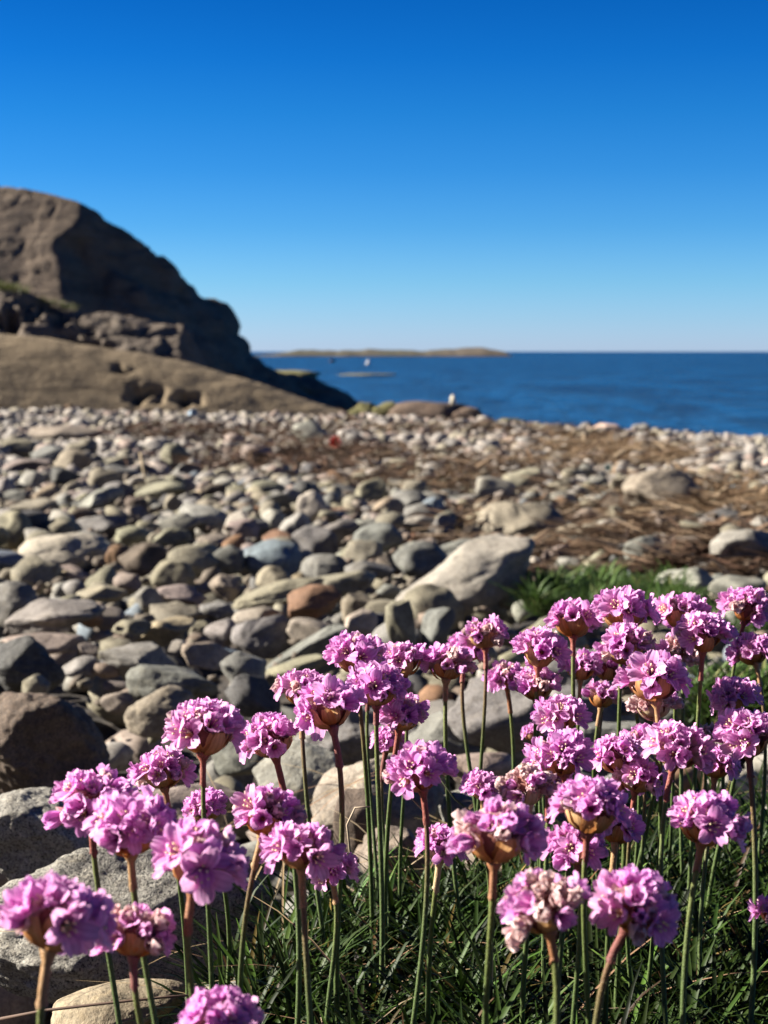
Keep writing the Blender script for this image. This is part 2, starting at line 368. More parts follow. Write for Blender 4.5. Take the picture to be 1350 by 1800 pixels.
# px centre, py centre, width px, height px, tilt deg, colour, special label or None, short landmark phrase or None
L = None
SL = [
 (85,1312,270,200,0,'b','big dark purplish brown rough boulder beside a small upright olive stone','the dark purplish boulder'),
 (100,968,175,62,-3,'w','broad whitish boulder with mottled top and black shaded side, biggest of the left cobbles','the broad whitish boulder'),
 (85,1085,172,58,-9,'g','long smooth grey boulder lying tilted above the pinkish slab','the long smooth grey boulder'),
 (85,1132,145,40,2,'p','long low pinkish slab lying under the smooth grey boulder','the long pinkish slab'),
 (42,1165,135,84,10,'k','dark mottled purple grey boulder cut off by the photo\'s left edge','the dark mottled boulder'),
 (66,1210,46,46,0,'o','small upright olive stone standing behind the big dark purplish boulder',None),
 (248,1162,128,68,6,'g','dark veined oval grey cobble lying alone among black gaps','the dark veined oval cobble'),
 (300,1200,145,68,6,'g','wide grey cobble with a pinkish end resting above a pointed olive one','the wide grey pink-ended cobble'),
 (285,1253,115,80,-8,'o','pointed olive cobble directly left of the tall magenta flower head','the pointed olive cobble'),
 (305,1078,104,48,6,'o','plump olive cobble with a brown patch above a paler elongated one','the plump olive cobble'),
 (287,1108,98,42,-20,'t','sausage shaped cream cobble with a brown spot lying on a slant','the cream sausage cobble'),
 (258,985,84,52,8,'b','rounded brown domed cobble with faint stripes','the brown domed cobble'),
 (300,1014,58,62,70,'o','upright pale olive stone leaning on the brown domed cobble',None),
 (340,988,86,46,10,'o','smooth flat topped olive green cobble with a deep shadow on its right','the flat topped green cobble'),
 (55,1012,90,54,-32,'o','knobbly olive stone leaning up against the broad whitish boulder',None),
 (205,978,42,34,10,'r','small rust orange stone wedged behind the brown domed cobble',None),
 (228,1024,50,36,35,'p','small speckled pink stone tucked in front of the rust orange one',None),
 (28,935,64,62,-40,'o','steep olive stone with a black shaded right half near the left edge','the steep olive stone'),
 (20,1062,96,64,5,'g','mottled grey boulder cut by the left edge, behind the long smooth grey one',None),
 (176,1044,86,30,-6,'o','low olive cap stone over a black gap','the low olive cap stone'),
 (230,1100,62,28,4,'o',None,None),(260,1055,42,38,0,'a',None,None),(320,1046,86,32,4,'p',None,None),
 (355,1152,92,46,12,'p',None,None),(388,1112,54,44,-42,'a',None,None),(352,1110,34,28,-20,'o',None,None),(382,1072,54,30,15,'g',None,None),
 (400,1035,58,38,15,'p',None,None),(402,985,54,44,0,'g',None,None),(378,950,54,22,0,'p',None,None),
 (140,1174,66,34,-8,'a',None,None),(155,1146,30,26,0,'p',None,None),(208,1206,48,20,6,'p',None,None),(208,1234,56,36,10,'p',None,None),
 (430,1176,72,62,-15,'g',None,None),(438,1222,100,62,10,'k','rough charcoal cobble behind the left cluster of flowers','the charcoal cobble'),
 (38,793,58,32,0,'o',None,None),(85,802,64,28,0,'g',None,None),(120,764,130,26,4,'p',None,None),(142,788,62,18,0,'o',None,None),
 (133,814,70,38,0,'o',None,None),(45,822,95,26,-10,'p',None,None),(60,846,46,34,0,'a',None,None),(78,870,30,38,40,'t',None,None),
 (115,842,54,36,0,'k',None,None),(187,846,60,38,0,'o',None,None),(208,815,64,22,0,'o',None,None),(215,832,62,26,6,'g',None,None),
 (170,880,90,28,-20,'a','slanting pale grey slab stone, third row down near the left edge','the slanting pale slab'),(60,896,84,28,-4,'o',None,None),(28,872,46,18,0,'g',None,None),(205,866,60,30,0,'g',None,None),
 (287,863,84,28,-4,'o','smooth flat olive stone below a thin upright dry stalk','the flat olive stone'),(305,890,28,32,0,'o',None,None),(310,806,44,46,-50,'o',None,None),(280,828,36,28,-20,'w',None,None),
 (325,830,62,26,-8,'g',None,None),(366,891,48,22,0,'o',None,None),(362,912,84,38,15,'a',None,None),(312,922,84,28,-14,'g',None,None),
 (180,922,94,38,-10,'g',None,None),(240,907,46,30,0,'p',None,None),(228,946,66,34,-4,'o',None,None),(300,946,70,34,-20,'o',None,None),
 (455,803,62,32,5,'p','pale pink boulder near the dark seaweed','the pale pink boulder'),(545,764,62,36,0,'a','big pale boulder standing up from the far shingle','the pale far boulder'),
 (700,822,76,26,-4,'o',None,None),(655,868,56,38,-25,'o',None,None),(547,893,50,46,0,'w','small round white stone standing out among grey ones','the round white stone'),
 (520,925,52,42,-20,'a',None,None),(478,918,40,36,0,'a',None,None),(430,930,50,34,0,'p',None,None),
 (480,980,94,56,-5,'l','blue grey oval cobble, the only bluish one of its size','the blue grey oval cobble'),
 (570,997,74,42,0,'g',None,None),(480,1018,64,38,5,'o',None,None),(555,955,74,50,0,'g',None,None),(598,935,76,38,0,'g',None,None),
 (637,972,64,54,0,'o',None,None),(665,948,76,46,0,'g',None,None),(652,1002,84,30,2,'g',None,None),
 (612,1024,110,40,-3,'o','long low olive stone lying just above the small round pinkish ball stone','the long low olive stone'),
 (490,1042,146,40,-14,'o','long slanting olive grey cobble with a rusty left tip','the long slanting olive cobble'),
 (548,1060,94,50,-12,'r','orange rust cobble lying just right of the long slanting one','the orange rust cobble'),
 (625,1066,52,50,-20,'o',None,None),(631,1096,56,46,0,'w','small round pinkish white ball stone in a black gap','the pinkish ball stone'),
 (472,1112,116,62,-10,'g','dark sided grey cobble with flat green-grey top','the dark sided grey cobble'),(455,1084,84,30,-10,'p',None,None),
 (558,1116,94,44,18,'p',None,None),(535,1142,150,40,-32,'g',None,None),(523,1174,118,40,-18,'o','smooth finger shaped olive stone just left of the highest middle flower','the finger shaped stone'),
 (740,985,90,54,0,'g',None,None),(810,968,110,32,-14,'g',None,None),(745,905,60,32,0,'g',None,None),(762,896,42,36,0,'l',None,None),
 (722,882,64,34,-4,'g',None,None),(640,925,66,26,4,'a',None,None),(735,922,66,26,-4,'a',None,None),(780,928,50,40,0,'g',None,None),
 (818,1020,240,104,-22,'a','long pale boulder, the biggest stone, rising to its right end beside grass','the long pale boulder'),
 (765,1062,100,64,10,'o',None,None),(708,1098,50,96,-15,'o','upright arched brownish slab stone beside a black hollow','the arched slab stone'),(770,1098,50,60,20,'g',None,None),
 (905,925,165,80,10,'o','large olive boulder with a cut off right side above the long pale one','the large olive boulder'),
 (922,848,76,42,0,'o',None,None),(868,862,66,44,0,'a',None,None),(880,872,26,22,0,'p',None,None),
 (1175,863,136,62,-2,'o','large smooth egg shaped olive boulder sitting in the straw','the egg shaped boulder'),
 (1103,888,80,34,0,'b','low dark brown domed boulder in front of the egg shaped one','the low brown boulder'),
 (1052,996,62,30,4,'o','flat olive stone lying behind the grass tuft','the flat stone behind grass'),(1000,1000,56,34,0,'g',None,None),(1135,970,76,44,0,'g',None,None),
 (1210,1022,100,46,0,'a','blocky pale grey boulder behind the right flowers','the blocky pale boulder'),
 (1320,965,125,66,0,'a','big pale boulder cut off by the right edge','the right edge boulder'),(1205,958,80,28,5,'p',None,None),(1300,1032,90,32,0,'a',None,None),
 (1332,866,54,34,0,'o',None,None),(1025,955,64,22,0,'g',None,None),(1085,925,50,24,0,'p',None,None),(940,990,22,18,0,'w',None,None),
 (1310,1090,110,50,0,'a',None,None),(980,1120,90,60,0,'o',None,None),
 (1000,1180,150,90,0,'g',None,None),(1010,1250,130,90,0,'g',None,None),
 (530,1375,150,120,5,'a','large pale grey stone behind the stems of the left flowers','the large pale stone'),
 (625,1290,200,110,-8,'g',None,None),(655,1400,220,150,-25,'p','smooth pinkish grey boulder right behind the middle stems','the pinkish grey boulder'),
 (625,1455,80,110,0,'b',None,None),(700,1500,120,110,20,'p',None,None),
 (790,1300,140,90,0,'g',None,None),(885,1262,190,120,5,'g','big grey rounded boulder behind the bare middle stems','the big rounded boulder'),
 (815,1425,120,90,0,'a',None,None),(845,1350,110,60,0,'p',None,None),(1075,1300,120,70,0,'g',None,None),
 (1290,1380,110,56,0,'w','whitish flat stone glimpsed through stems near the right edge',None),
 (1180,1235,120,70,0,'g',None,None),(950,1420,120,80,0,'g',None,None),
 (330,1410,190,76,6,'p',None,None),(420,1330,90,60,0,'g',None,None),
]
def place_px(px, py, w, h, rot, colr, mat=M_STONE, sub=4, seed=0, depth_k=0.8, lift=0.0, y=None, **kw):
    if y is None:
        g = hit(px, py + h * 0.40); y = g.y
    c = at(px, py, y)
    W = w * y / F * 1.20; hh = h * y / F * 1.24
    dep = W * depth_k
    el = (CAMZ - c.z) / y
    Hh = max(hh - dep * el * 0.55, hh * 0.6) * 1.22
    c = at(px, py, y + dep * 0.3); c.z -= Hh * .03
    o = make_stone(c, (W, dep, Hh), (0, 0, 0), colr, mat, sub, seed, **kw)
    o.rotation_euler = Euler((random.uniform(-.1, .1), math.radians(rot), random.uniform(-.25, .25)))
    STONES.append((c.x, c.y, W * .5, dep * .5, c.z)); return o
all_stones = []
for i, (px, py, w, h, r, ck, lab, ph) in enumerate(SL):
    rr = random.Random(i); o = place_px(px, py, w, h, r, jit(PAL[ck][0], rr, .06), mat=M_GRANITE if (ck in 'kb' and w > 95) or (ck == 'w' and w > 150) else M_STONE, sub=6 if w > 250 else 5 if w > 110 else 4, seed=i * 3 + 1, hi=0.05 if ck in 'bk' and w > 100 else 0.03 if w > 85 else .018, amp=.10 if w < 150 else .14, facets=8)
    all_stones.append((o, ck, w, h, px, py, lab)); 
    if ph: LAND.append((px, py, ph))
# near granite boulders, lower left
def near(px, py, w, h, y, rot, ck, mat, lab, ph, depth_k, seed, hi, amp=.1, sub=6, facets=5, jitter=0):
    o = place_px(px, py, w, h, rot, PAL[ck][0], mat, sub, seed, depth_k, y=y, hi=hi, amp=amp, facets=facets)
    all_stones.append((o, ck, w, h, px, py, lab)); LAND.append((px, py, ph)); return o
near(55, 1475, 190, 150, .80, 4, 'a', M_GRANITE, 'speckled grey granite boulder at the left edge behind the lavender flower pair', 'the speckled left boulder', .8, 201, .03)
near(205, 1625, 520, 265, .645, 3, 'a', M_GRANITE, 'largest near boulder, rough pale granite under the lower left flowers', 'the rough granite boulder', .6, 203, .045)
near(190, 1775, 250, 110, .555, -12, 't', M_STONE, 'flat tan stone in the bottom left corner crossed by a dark stalk', 'the flat tan stone', .7, 205, .012)
near(340, 1795, 300, 120, .57, -6, 'a', M_GRANITE, 'pale grey flat granite stone at the bottom under the lowest flower', 'the pale bottom stone', .7, 207, .03)
near(-25, 1560, 120, 90, .86, 0, 'p', M_STONE, 'reddish grey stone just showing at the left edge between two granite boulders', 'the left edge stone', .7, 209, .02, sub=4)

# filler cobbles by dart throwing
cell = 0.12; grid = {}
def add_g(x, y, r):
    grid.setdefault((int(x // cell), int(y // cell)), []).append((x, y, r))
for (x, y, rx, ry, z) in STONES:
    if y < 12:
        add_g(x, y, min(rx, ry) * 0.95)
        if rx > ry * 1.2: add_g(x - rx * .4, y, ry * .8); add_g(x + rx * .4, y, ry * .8)
def ok(x, y, r, k):
    R = r + 0.2; 
    for gx in range(int((x - R) // cell), int((x + R) // cell) + 1):
        for gy in range(int((y - R) // cell), int((y + R) // cell) + 1):
            for (a, b, q) in grid.get((gx, gy), ()):
                if (a - x) ** 2 + (b - y) ** 2 < ((q + r) * k) ** 2: return False
    return True
def in_cushion(x, y): return y < 0.80 and x > -0.055 - 0.12 * (y - .6) and x < 0.5
FILL = []
LM = [(px, py, w * .5, h * .5, hit(px, py + h * .4).y) for (px, py, w, h, *_r) in SL] + [(55, 1475, 95, 75, .80), (205, 1625, 260, 132, .645), (190, 1775, 125, 55, .555), (340, 1795, 150, 60, .57), (115, 1308, 110, 100, 1.1)]
k_fill = 1
def hides(x, y, r):                    # would a filler here cover one of the placed stones?
    z = ground1(x, y) + r * .6; px, py = proj((x, y, z)); w = r * F / y
    if r > .02 and w > (34 if y < 5 else 24) and k_fill: return True
    if 925 < px < 1250 and 1015 < py < 1110 and w > 14: return True
    for (a, b, rx, ry, yy) in LM:
        if y < yy + .02 * yy and abs(a - px) < rx + w * .6 and abs(b - py) < ry + w * .4: 
            if ((a - px) / (rx + w * .55)) ** 2 + ((b - py) / (ry + w * .3)) ** 2 < .9: return True
    return False
def cobble_r(x, y):
    if y < 4: return float(np.interp(y, [0.5, 1.2, 2.5, 4], [.022, .032, .038, .048]))
    base = float(np.interp(y, [0.5, 1.2, 2.5, 5, 9.5], [.026, .038, .045, .055, .062]))
    return base
for ps, (k, mul, n) in enumerate(((.86, 1.15, 6000), (.80, .75, 9000), (.72, .45, 16000))):
    for _ in range(n):
        y = math.sqrt(random.uniform(0.5 ** 2, 10 ** 2)) if random.random() < .7 else random.uniform(.6, 5); x = random.uniform(-1, 1) * (.30 * y + .15)
        if in_cushion(x, y): continue
        sx, _s = proj((x, y, ground1(x, y)))
        if sx > 760 and y > 3.2 and random.random() < .55: continue
        r = cobble_r(x, y) * mul * random.lognormvariate(0, .28)
        if y < 8.5 and random.random() < (.45, .6, .9)[ps] * (1 if y < 4.5 else .85): continue
        if not ok(x, y, r, k) or y < .62 or hides(x, y, r): continue
        add_g(x, y, r); FILL.append((x, y, r, ps))
PROTO = [stone_verts(3, 500 + i, 5, .10, .012) for i in range(10)]
PROTO_ME = [mesh_from('beach_stone', p, ICO[3][1], M_STONE) for p in PROTO]
PROTO2 = [stone_verts(2, 600 + i, 4, .10, 0) for i in range(10)]
PROTO1 = [stone_verts(1, 700 + i, 2, .10, 0) for i in range(8)]
def pick_colour(rr, y):
    return rr.choices('goapbwlrkt', (24, 32, 18, 12, 5, 2, 2, 2, 3, 4))[0]
cand = []
for (x, y, r, ps) in FILL:
    z = ground1(x, y); e = 1.0
    a, b, c = r * random.uniform(1.05, 1.55), r * random.uniform(.8, 1.05), r * random.uniform(.5, .85)
    zz = z + c * (random.uniform(.2, .8) if y < 4 else random.uniform(.5, 1.1)) - (0, .006, .014)[ps]
    px, py = proj((x, y, zz + c)); w = 2 * a * F / y
    rr = random.Random(int(x * 1e5) ^ int(y * 1e4)); ck = pick_colour(rr, y)
    sc = w if (-10 < px < 1360 and py < 1420 and not (px > 560 and py > 1250)) else w * .2
    cand.append((sc, x, y, zz, a, b, c, ck, rr, px, py, w, ps))
cand.sort(key=lambda t: -t[0] * (1, .8, .5)[t[-1]])
N_OBJ = 292 - len(all_stones)
for t in cand[:N_OBJ]:
    sc, x, y, zz, a, b, c, ck, rr, px, py, w, ps = t
    k = rr.randrange(10)
    o = make_stone((x, y, zz), (2 * a, 2 * b, 2 * c), (rr.uniform(-.35, .35), rr.uniform(-.4, .4), rr.uniform(0, 6.28)), jit(PAL[ck][0], rr), me=PROTO_ME[k])
    all_stones.append((o, ck, w, w * c / a, px, py, None))
# the rest of the cobbles and all the shingle: joined
def rot_mats(n, tilt):
    az = rng.uniform(0, 6.283, n); ax = rng.normal(0, tilt, n); ay = rng.normal(0, tilt, n)
    ca, sa = np.cos(az), np.sin(az); cx, sx_ = np.cos(ax), np.sin(ax); cy, sy = np.cos(ay), np.sin(ay)
    R = np.zeros((n, 3, 3)); Rz = np.zeros((n, 3, 3)); Rx = np.zeros((n, 3, 3)); Ry = np.zeros((n, 3, 3))
    Rz[:, 0, 0] = ca; Rz[:, 0, 1] = -sa; Rz[:, 1, 0] = sa; Rz[:, 1, 1] = ca; Rz[:, 2, 2] = 1
    Rx[:, 0, 0] = 1; Rx[:, 1, 1] = cx; Rx[:, 1, 2] = -sx_; Rx[:, 2, 1] = sx_; Rx[:, 2, 2] = cx
    Ry[:, 1, 1] = 1; Ry[:, 0, 0] = cy; Ry[:, 0, 2] = sy; Ry[:, 2, 0] = -sy; Ry[:, 2, 2] = cy
    return Ry @ Rx @ Rz
def joined(name, P, dims, cols, protos, faces, tilt=.25):
    n = len(P); R = rot_mats(n, tilt); which = rng.integers(0, len(protos), n)
    V = np.stack(protos)[which] * dims[:, None, :]
    V = np.einsum('nij,nvj->nvi', R, V) + P[:, None, :]
    nv = V.shape[1]
    Fc = (faces[None] + (np.arange(n) * nv)[:, None, None]).reshape(-1, faces.shape[1])
    C = np.repeat(cols, nv, axis=0)
    o = link(name, mesh_from(name, V.reshape(-1, 3), Fc, M_PEBBLE, cols=C)); tag(o, kind='stuff'); return o
rest = cand[N_OBJ:]
joined('cobbles', np.array([t[1:4] for t in rest]), np.array([t[4:7] for t in rest]), np.array([jit(PAL[t[7]][0], t[8]) for t in rest]), PROTO2, ICO[2][1], .3)
# shingle: jittered grid, 9 m to the water
P, D = [], []
y = 8.6
while y < 33:
    s = float(np.interp(y, [8.6, 14, 30], [.085, .095, .125])); hw = .30 * y + .6; x = -hw + random.uniform(0, s)
    while x < hw:
        jx, jy = x + random.gauss(0, s * .28), y + random.gauss(0, s * .28); r = s * .56 * random.lognormvariate(0, .30)
        x += s
        if hides(jx, jy, r): continue
        P.append((jx, jy, 0)); D.append((r * random.uniform(.95, 1.5), r * random.uniform(.75, 1), r * random.uniform(.5, .85)))
    y += s * .85
P = np.array(P); D = np.array(D); P[:, 2] = ground(P[:, 0], P[:, 1]) + D[:, 2] * rng.uniform(.2, .9, len(P))
base = np.array([(.45, .40, .35), (.52, .48, .44), (.38, .34, .26), (.46, .36, .31), (.30, .28, .26)])[rng.choice(5, len(P), p=[.3, .25, .2, .15, .1])]
joined('shingle', P, D, base * rng.uniform(.38, .66, (len(P), 1)), PROTO1, ICO[1][1], .35)
# fine gravel showing between the right-hand stones and along the wrack
n = 4000; gy = np.sqrt(rng.uniform(.7 ** 2, 10 ** 2, n)); gx = rng.uniform(-1, 1, n) * (.3 * gy + .1); rr_ = rng.lognormal(0, .3, n) * np.interp(gy, [.7, 10], [.006, .020])
Pg = np.stack([gx, gy, ground(gx, gy) + rr_ * .4], -1); Dg = np.stack([rr_ * 1.3, rr_, rr_ * .7], -1)
joined('gravel', Pg, Dg, np.array([(.14, .12, .09), (.11, .09, .07), (.17, .13, .10)])[rng.integers(0, 3, n)], PROTO1, ICO[1][1], .3)

# a lower layer of stones filling the gaps
P, D = [], []
y = .60
while y < 9.5:
    s_ = float(np.interp(y, [.6, 1.5, 4, 9.5], [.042, .062, .085, .09])); hw = .29 * y + .15; x = -hw + random.uniform(0, s_)
    while x < hw:
        jx, jy = x + random.gauss(0, s_ * .22), y + random.gauss(0, s_ * .22); r = s_ * .44 * random.lognormvariate(0, .25); x += s_
        if in_cushion(jx, jy) or (jy < 8 and random.random() < .6): continue
        P.append((jx, jy, ground1(jx, jy) - (.066 if jy < 4 else .045) + random.uniform(-.008, .008))); D.append((r * random.uniform(1, 1.4), r * random.uniform(.8, 1), r * random.uniform(.5, .8)))
    y += s_ * .85
P = np.array(P); D = np.array(D); cc = np.array([PAL[pick_colour(random, 0)][0] for _ in P])
nearm = P[:, 1] < 3.2
joined('cobbles', P[nearm], D[nearm], cc[nearm], PROTO2, ICO[2][1], .3); joined('cobbles', P[~nearm], D[~nearm], cc[~nearm], PROTO1, ICO[1][1], .3)

# labels of the stones
def stone_labels():
    used = {}; todo = []
    for (o, ck, w, h, px, py, lab) in all_stones:
        if lab: o['label'] = lab; used[lab] = 1; continue
        todo.append((o, ck, w, h, px, py))
    groups = {}
    for (o, ck, w, h, px, py) in todo:
        best = min(LAND, key=lambda l: ((l[0] - px) ** 2 + ((l[1] - py) * 1.6) ** 2)); dx, dy = px - best[0], (py - best[1]) * 1.6
        rel = ('right of' if dx > 0 else 'left of') if abs(dx) > abs(dy) else ('in front of' if dy > 0 else 'behind')
        size = 'large' if w > 100 else 'medium' if w > 60 else 'small'
        shape = 'flat' if h / w < .48 else 'plump' if h / w < .75 else 'round'
        key = (size, shape, PAL[ck][1], rel, best[2]); groups.setdefault(key, []).append((math.hypot(dx, dy), o))
    ordn = ['', 'second', 'third', 'fourth', 'fifth', 'sixth', 'seventh', 'eighth', 'ninth', 'tenth', 'eleventh', 'twelfth', 'thirteenth', 'fourteenth', 'fifteenth']
    for (size, shape, c, rel, ph), L_ in groups.items():
        L_.sort(key=lambda t: t[0])
        for i, (d, o) in enumerate(L_):
            base = f'{size} {shape} {c} stone {rel} {ph}'
            o['label'] = base + (', nearest to it' if i == 0 and len(L_) > 1 else '' if i == 0 else f', {ordn[min(i, 14)]} nearest')
stone_labels()

# ------------------------------------------------------------------ shore rocks, skerries, island
def rock(name, px, py, w, h, y, mat, label, cat, seed, depth_k=.7, grp=None, sub=4, hi=.05, sink=.25, amp=.16):
    c = at(px, py + h * sink, y); W = w * y / F; Hh = h * y / F * (1 + 2 * sink)
    v = stone_verts(sub, seed, 6, amp, hi) * np.array((W, W * depth_k, Hh)) * .5
    o = link(name, mesh_from(name, v, ICO[sub][1], mat)); o.location = c
    tag(o, label, cat, grp); return o
rock('shore_rock', 755, 724, 150, 40, 32, M_SHORE, 'broad brown rock at the water\'s edge with a pale stone on top', 'rock', 321, amp=.1)
rock('shore_rock', 822, 728, 58, 34, 31.5, M_SHORE, 'rounded dark right hand block of the brown rocks at the water\'s edge', 'rock', 305, amp=.1)
rock('shore_rock', 685, 720, 66, 36, 32.5, M_ALGAE, 'yellow green weedy rock between the hill foot and the brown rocks', 'rock', 305)
rock('shore_rock', 640, 722, 60, 30, 33.5, M_ALGAE, 'low weedy rock at the very foot of the dark hill', 'rock', 306)
rock('shore_rock', 795, 701, 11, 16, 32, M_STONE, 'small pale upright stone perched on the brown shore rocks', 'stone', 307).color = (.5, .46, .36, 1)
rock('shore_rock', 893, 739, 52, 14, 35, M_ALGAE, 'small yellowish weedy rock just showing above the shingle edge', 'rock', 309)
rock('shore_rock', 930, 745, 40, 10, 34, M_SHORE, 'low dark rock beside the small yellowish weedy one', 'rock', 310)
rock('shore_rock', 1060, 752, 66, 16, 28, M_STONE, 'flat pinkish slab lying on the crest of the shingle', 'rock', 311).color = (.45, .33, .27, 1)
rock('shore_rock', 1128, 750, 36, 16, 28, M_STONE, 'grey stone standing on the shingle crest beside the pinkish slab', 'rock', 312).color = (.22, .21, .19, 1)
rock('skerry', 505, 657, 170, 18, 85, M_ALGAE, 'yellow green skerry running out from behind the dark hill', 'skerry', 313, depth_k=.9)
rock('skerry', 640, 660, 120, 9, 110, M_ALGAE, 'low flat yellow green skerry alone in the sea', 'skerry', 315, depth_k=.8)
rock('skerry', 583, 638, 17, 14, 245, M_SHORE, 'small dark rock standing far out in the sea', 'rock', 317)
# far island
def island():
    D0 = 540; prof = [(430, 627), (465, 622), (500, 619), (560, 617), (620, 615.5), (680, 615), (740, 615.5), (790, 614.5), (812, 610.5), (850, 611), (872, 615), (886, 620), (895, 625)]
    pts = [at(a, b, D0) for a, b in prof]; sx = np.array([p.x for p in pts]); sz = np.array([p.z for p in pts])
    ni, nj = 300, 14; X_ = np.linspace(sx[0], sx[-1], ni); Zt = np.interp(X_, sx, sz); V = np.zeros((ni, nj, 3))
    for i in range(ni):
        zt = Zt[i] + noise.fractal(Vector((X_[i] * .06, 3, 1)), .9, 2, 4) * .8 + max(0, noise.noise(Vector((X_[i] * .12, 9, 2)))) * .5
        for j in range(nj):
            a = math.pi * j / (nj - 1); s = math.sin(a) ** .8; nz = noise.noise(Vector((X_[i] * .1, j * .8, 5)))
            V[i, j] = (X_[i], D0 - 22 * math.cos(a) + nz * 2, -1 + (zt + 1) * s * (1 + .06 * nz))
    idx = np.arange(ni * nj).reshape(ni, nj); Fc = np.stack([idx[:-1, :-1], idx[1:, :-1], idx[1:, 1:], idx[:-1, 1:]], -1).reshape(-1, 4)
    tag(link('island', mesh_from('island', V.reshape(-1, 3), Fc, M_ISLE)), kind='structure')
island()
def simple_mat(name, c, rough=.5, spec=.4):
    m, t, b, out = new_mat(name); co = nn(t, 'ShaderNodeTexCoord').outputs['Object']
    n1 = noise_n(t, co, 30, 4); t.links.new(mixc(t, 1.0, c, mapr(t, n1, .3, .7, .8, 1.1), 'MULTIPLY'), b.inputs['Base Color'])
    b.inputs['Roughness'].default_value = rough; b.inputs['Specular IOR Level'].default_value = spec; return m
def lathe(prof, n=20):
    V = [(r * math.cos(6.28318 * k / n), r * math.sin(6.28318 * k / n), z) for r, z in prof for k in range(n)]
    Fc = [(i * n + k, i * n + (k + 1) % n, (i + 1) * n + (k + 1) % n, (i + 1) * n + k) for i in range(len(prof) - 1) for k in range(n)]
    return V, Fc
# white float on the sea
fp = at(647, 641, 200); fp.z = 0
fl = bpy.data.objects.new('mooring_float', None); COL.objects.link(fl); fl.location = fp; tag(fl, 'small white float on the sea in front of the far island', 'float')
v, f = lathe([(.01, -.2), (.2, -.14), (.3, .03), (.28, .22), (.16, .36), (.06, .62), (.01, .62)]); link('float_body', mesh_from('float_body', v, f, simple_mat('white_plastic', (.4, .4, .4))), fl)
v, f, _ = tube([(-.07, 0, .6), (-.07, 0, .78), (0, 0, .86), (.07, 0, .78), (.07, 0, .6)], .02, 6); link('ring', mesh_from('ring', v, f, simple_mat('float_steel', (.3, .3, .3))), fl)
# litter: red plastic cup, pale blue scrap, green glassy scrap
def crumpled_cup(px, py, w, col, label, name, seed, r0=.5):
    g = hit(px, py + 6); y = g.y; R = w * y / F * (.5 if seed == 1 else .32)
    root = bpy.data.objects.new(name, None); COL.objects.link(root); root.location = (g.x, g.y, g.z + R * .6 + .13); tag(root, label, 'litter')
    root.rotation_euler = (1.25, .3, random.Random(seed).uniform(-.6, .6))
    pr = [(.0, -1), (.62, -1), (.68, -.95), (.78, 0), (.9, .95), (.86, .95), (.74, 0), (.62, -.88), (0, -.88)]
    v, f = lathe([(r * R, z * R) for r, z in pr], 24)
    v = [Vector(p) * (1 + .16 * noise.noise(Vector(p) / R * 1.7 + Vector((seed, 0, 0)))) for p in v]
    mt = simple_mat(name + '_plastic', col, .4); link('cup_body', mesh_from('cup_body', v, f, mt), root)
    v, f, _ = tube([(math.cos(a) * .9 * R, math.sin(a) * .9 * R, .97 * R) for a in np.linspace(0, 6.2, 24)], .05 * R, 6); link('rim', mesh_from('rim', v, f, mt), root)
crumpled_cup(592, 806, 21, (.5, .03, .02), 'small bright red piece of plastic litter on the far shingle', 'plastic_litter', 1)
crumpled_cup(338, 739, 22, (.3, .4, .5), 'small pale blue piece of plastic litter before the rock slab', 'plastic_litter', 2)
crumpled_cup(1068, 864, 18, (.3, .42, .38), 'small greenish white plastic scrap left of the egg shaped boulder', 'plastic_litter', 3)

# ------------------------------------------------------------------ blades: strips from base points
def blades(name, P, DIR, LEN, WID, COLR, mat, bend=.5, seg=4, fold=.35, droop=1.0, kind='stuff'):
    n = len(P); t = np.linspace(0, 1, seg + 1)
    up = np.array([0, 0, 1.0]); side = np.cross(DIR, up); side /= (np.linalg.norm(side, axis=1, keepdims=True) + 1e-6)
    side2 = side * 1.0
    horiz = DIR.copy(); horiz[:, 2] = 0; horiz /= (np.linalg.norm(horiz, axis=1, keepdims=True) + 1e-6)
    V = np.zeros((n, seg + 1, 3, 3)); C = np.zeros((n, seg + 1, 3, 3))
    for k, tt in enumerate(t):
        c = P + DIR * (LEN * tt)[:, None] + horiz * (LEN * bend * tt ** 2)[:, None] - up * (LEN * bend * .7 * droop * tt ** 2.4)[:, None]
        w = WID * (1 - tt ** 3 * .9) * .5
        nrm = np.cross(side2, DIR)
        V[:, k, 0] = c - side2 * w[:, None]; V[:, k, 2] = c + side2 * w[:, None]; V[:, k, 1] = c - nrm * (w * fold)[:, None]
        C[:, k] = (COLR * (0.9 + .15 * tt))[:, None, :]
    nv = (seg + 1) * 3; q = []
    for k in range(seg):
        a = k * 3; q += [(a, a + 1, a + 4, a + 3), (a + 1, a + 2, a + 5, a + 4)]
    q = np.array(q); Fc = (q[None] + (np.arange(n) * nv)[:, None, None]).reshape(-1, 4)
    o = link(name, mesh_from(name, V.reshape(-1, 3), Fc, mat, cols=C.reshape(-1, 3))); tag(o, kind=kind); return o
def dirs(n, tilt_mean, tilt_sd, az=None):
    az = rng.uniform(0, 6.283, n) if az is None else az; th = np.abs(rng.normal(tilt_mean, tilt_sd, n))
    return np.stack([np.sin(th) * np.cos(az), np.sin(th) * np.sin(az), np.cos(th)], -1)
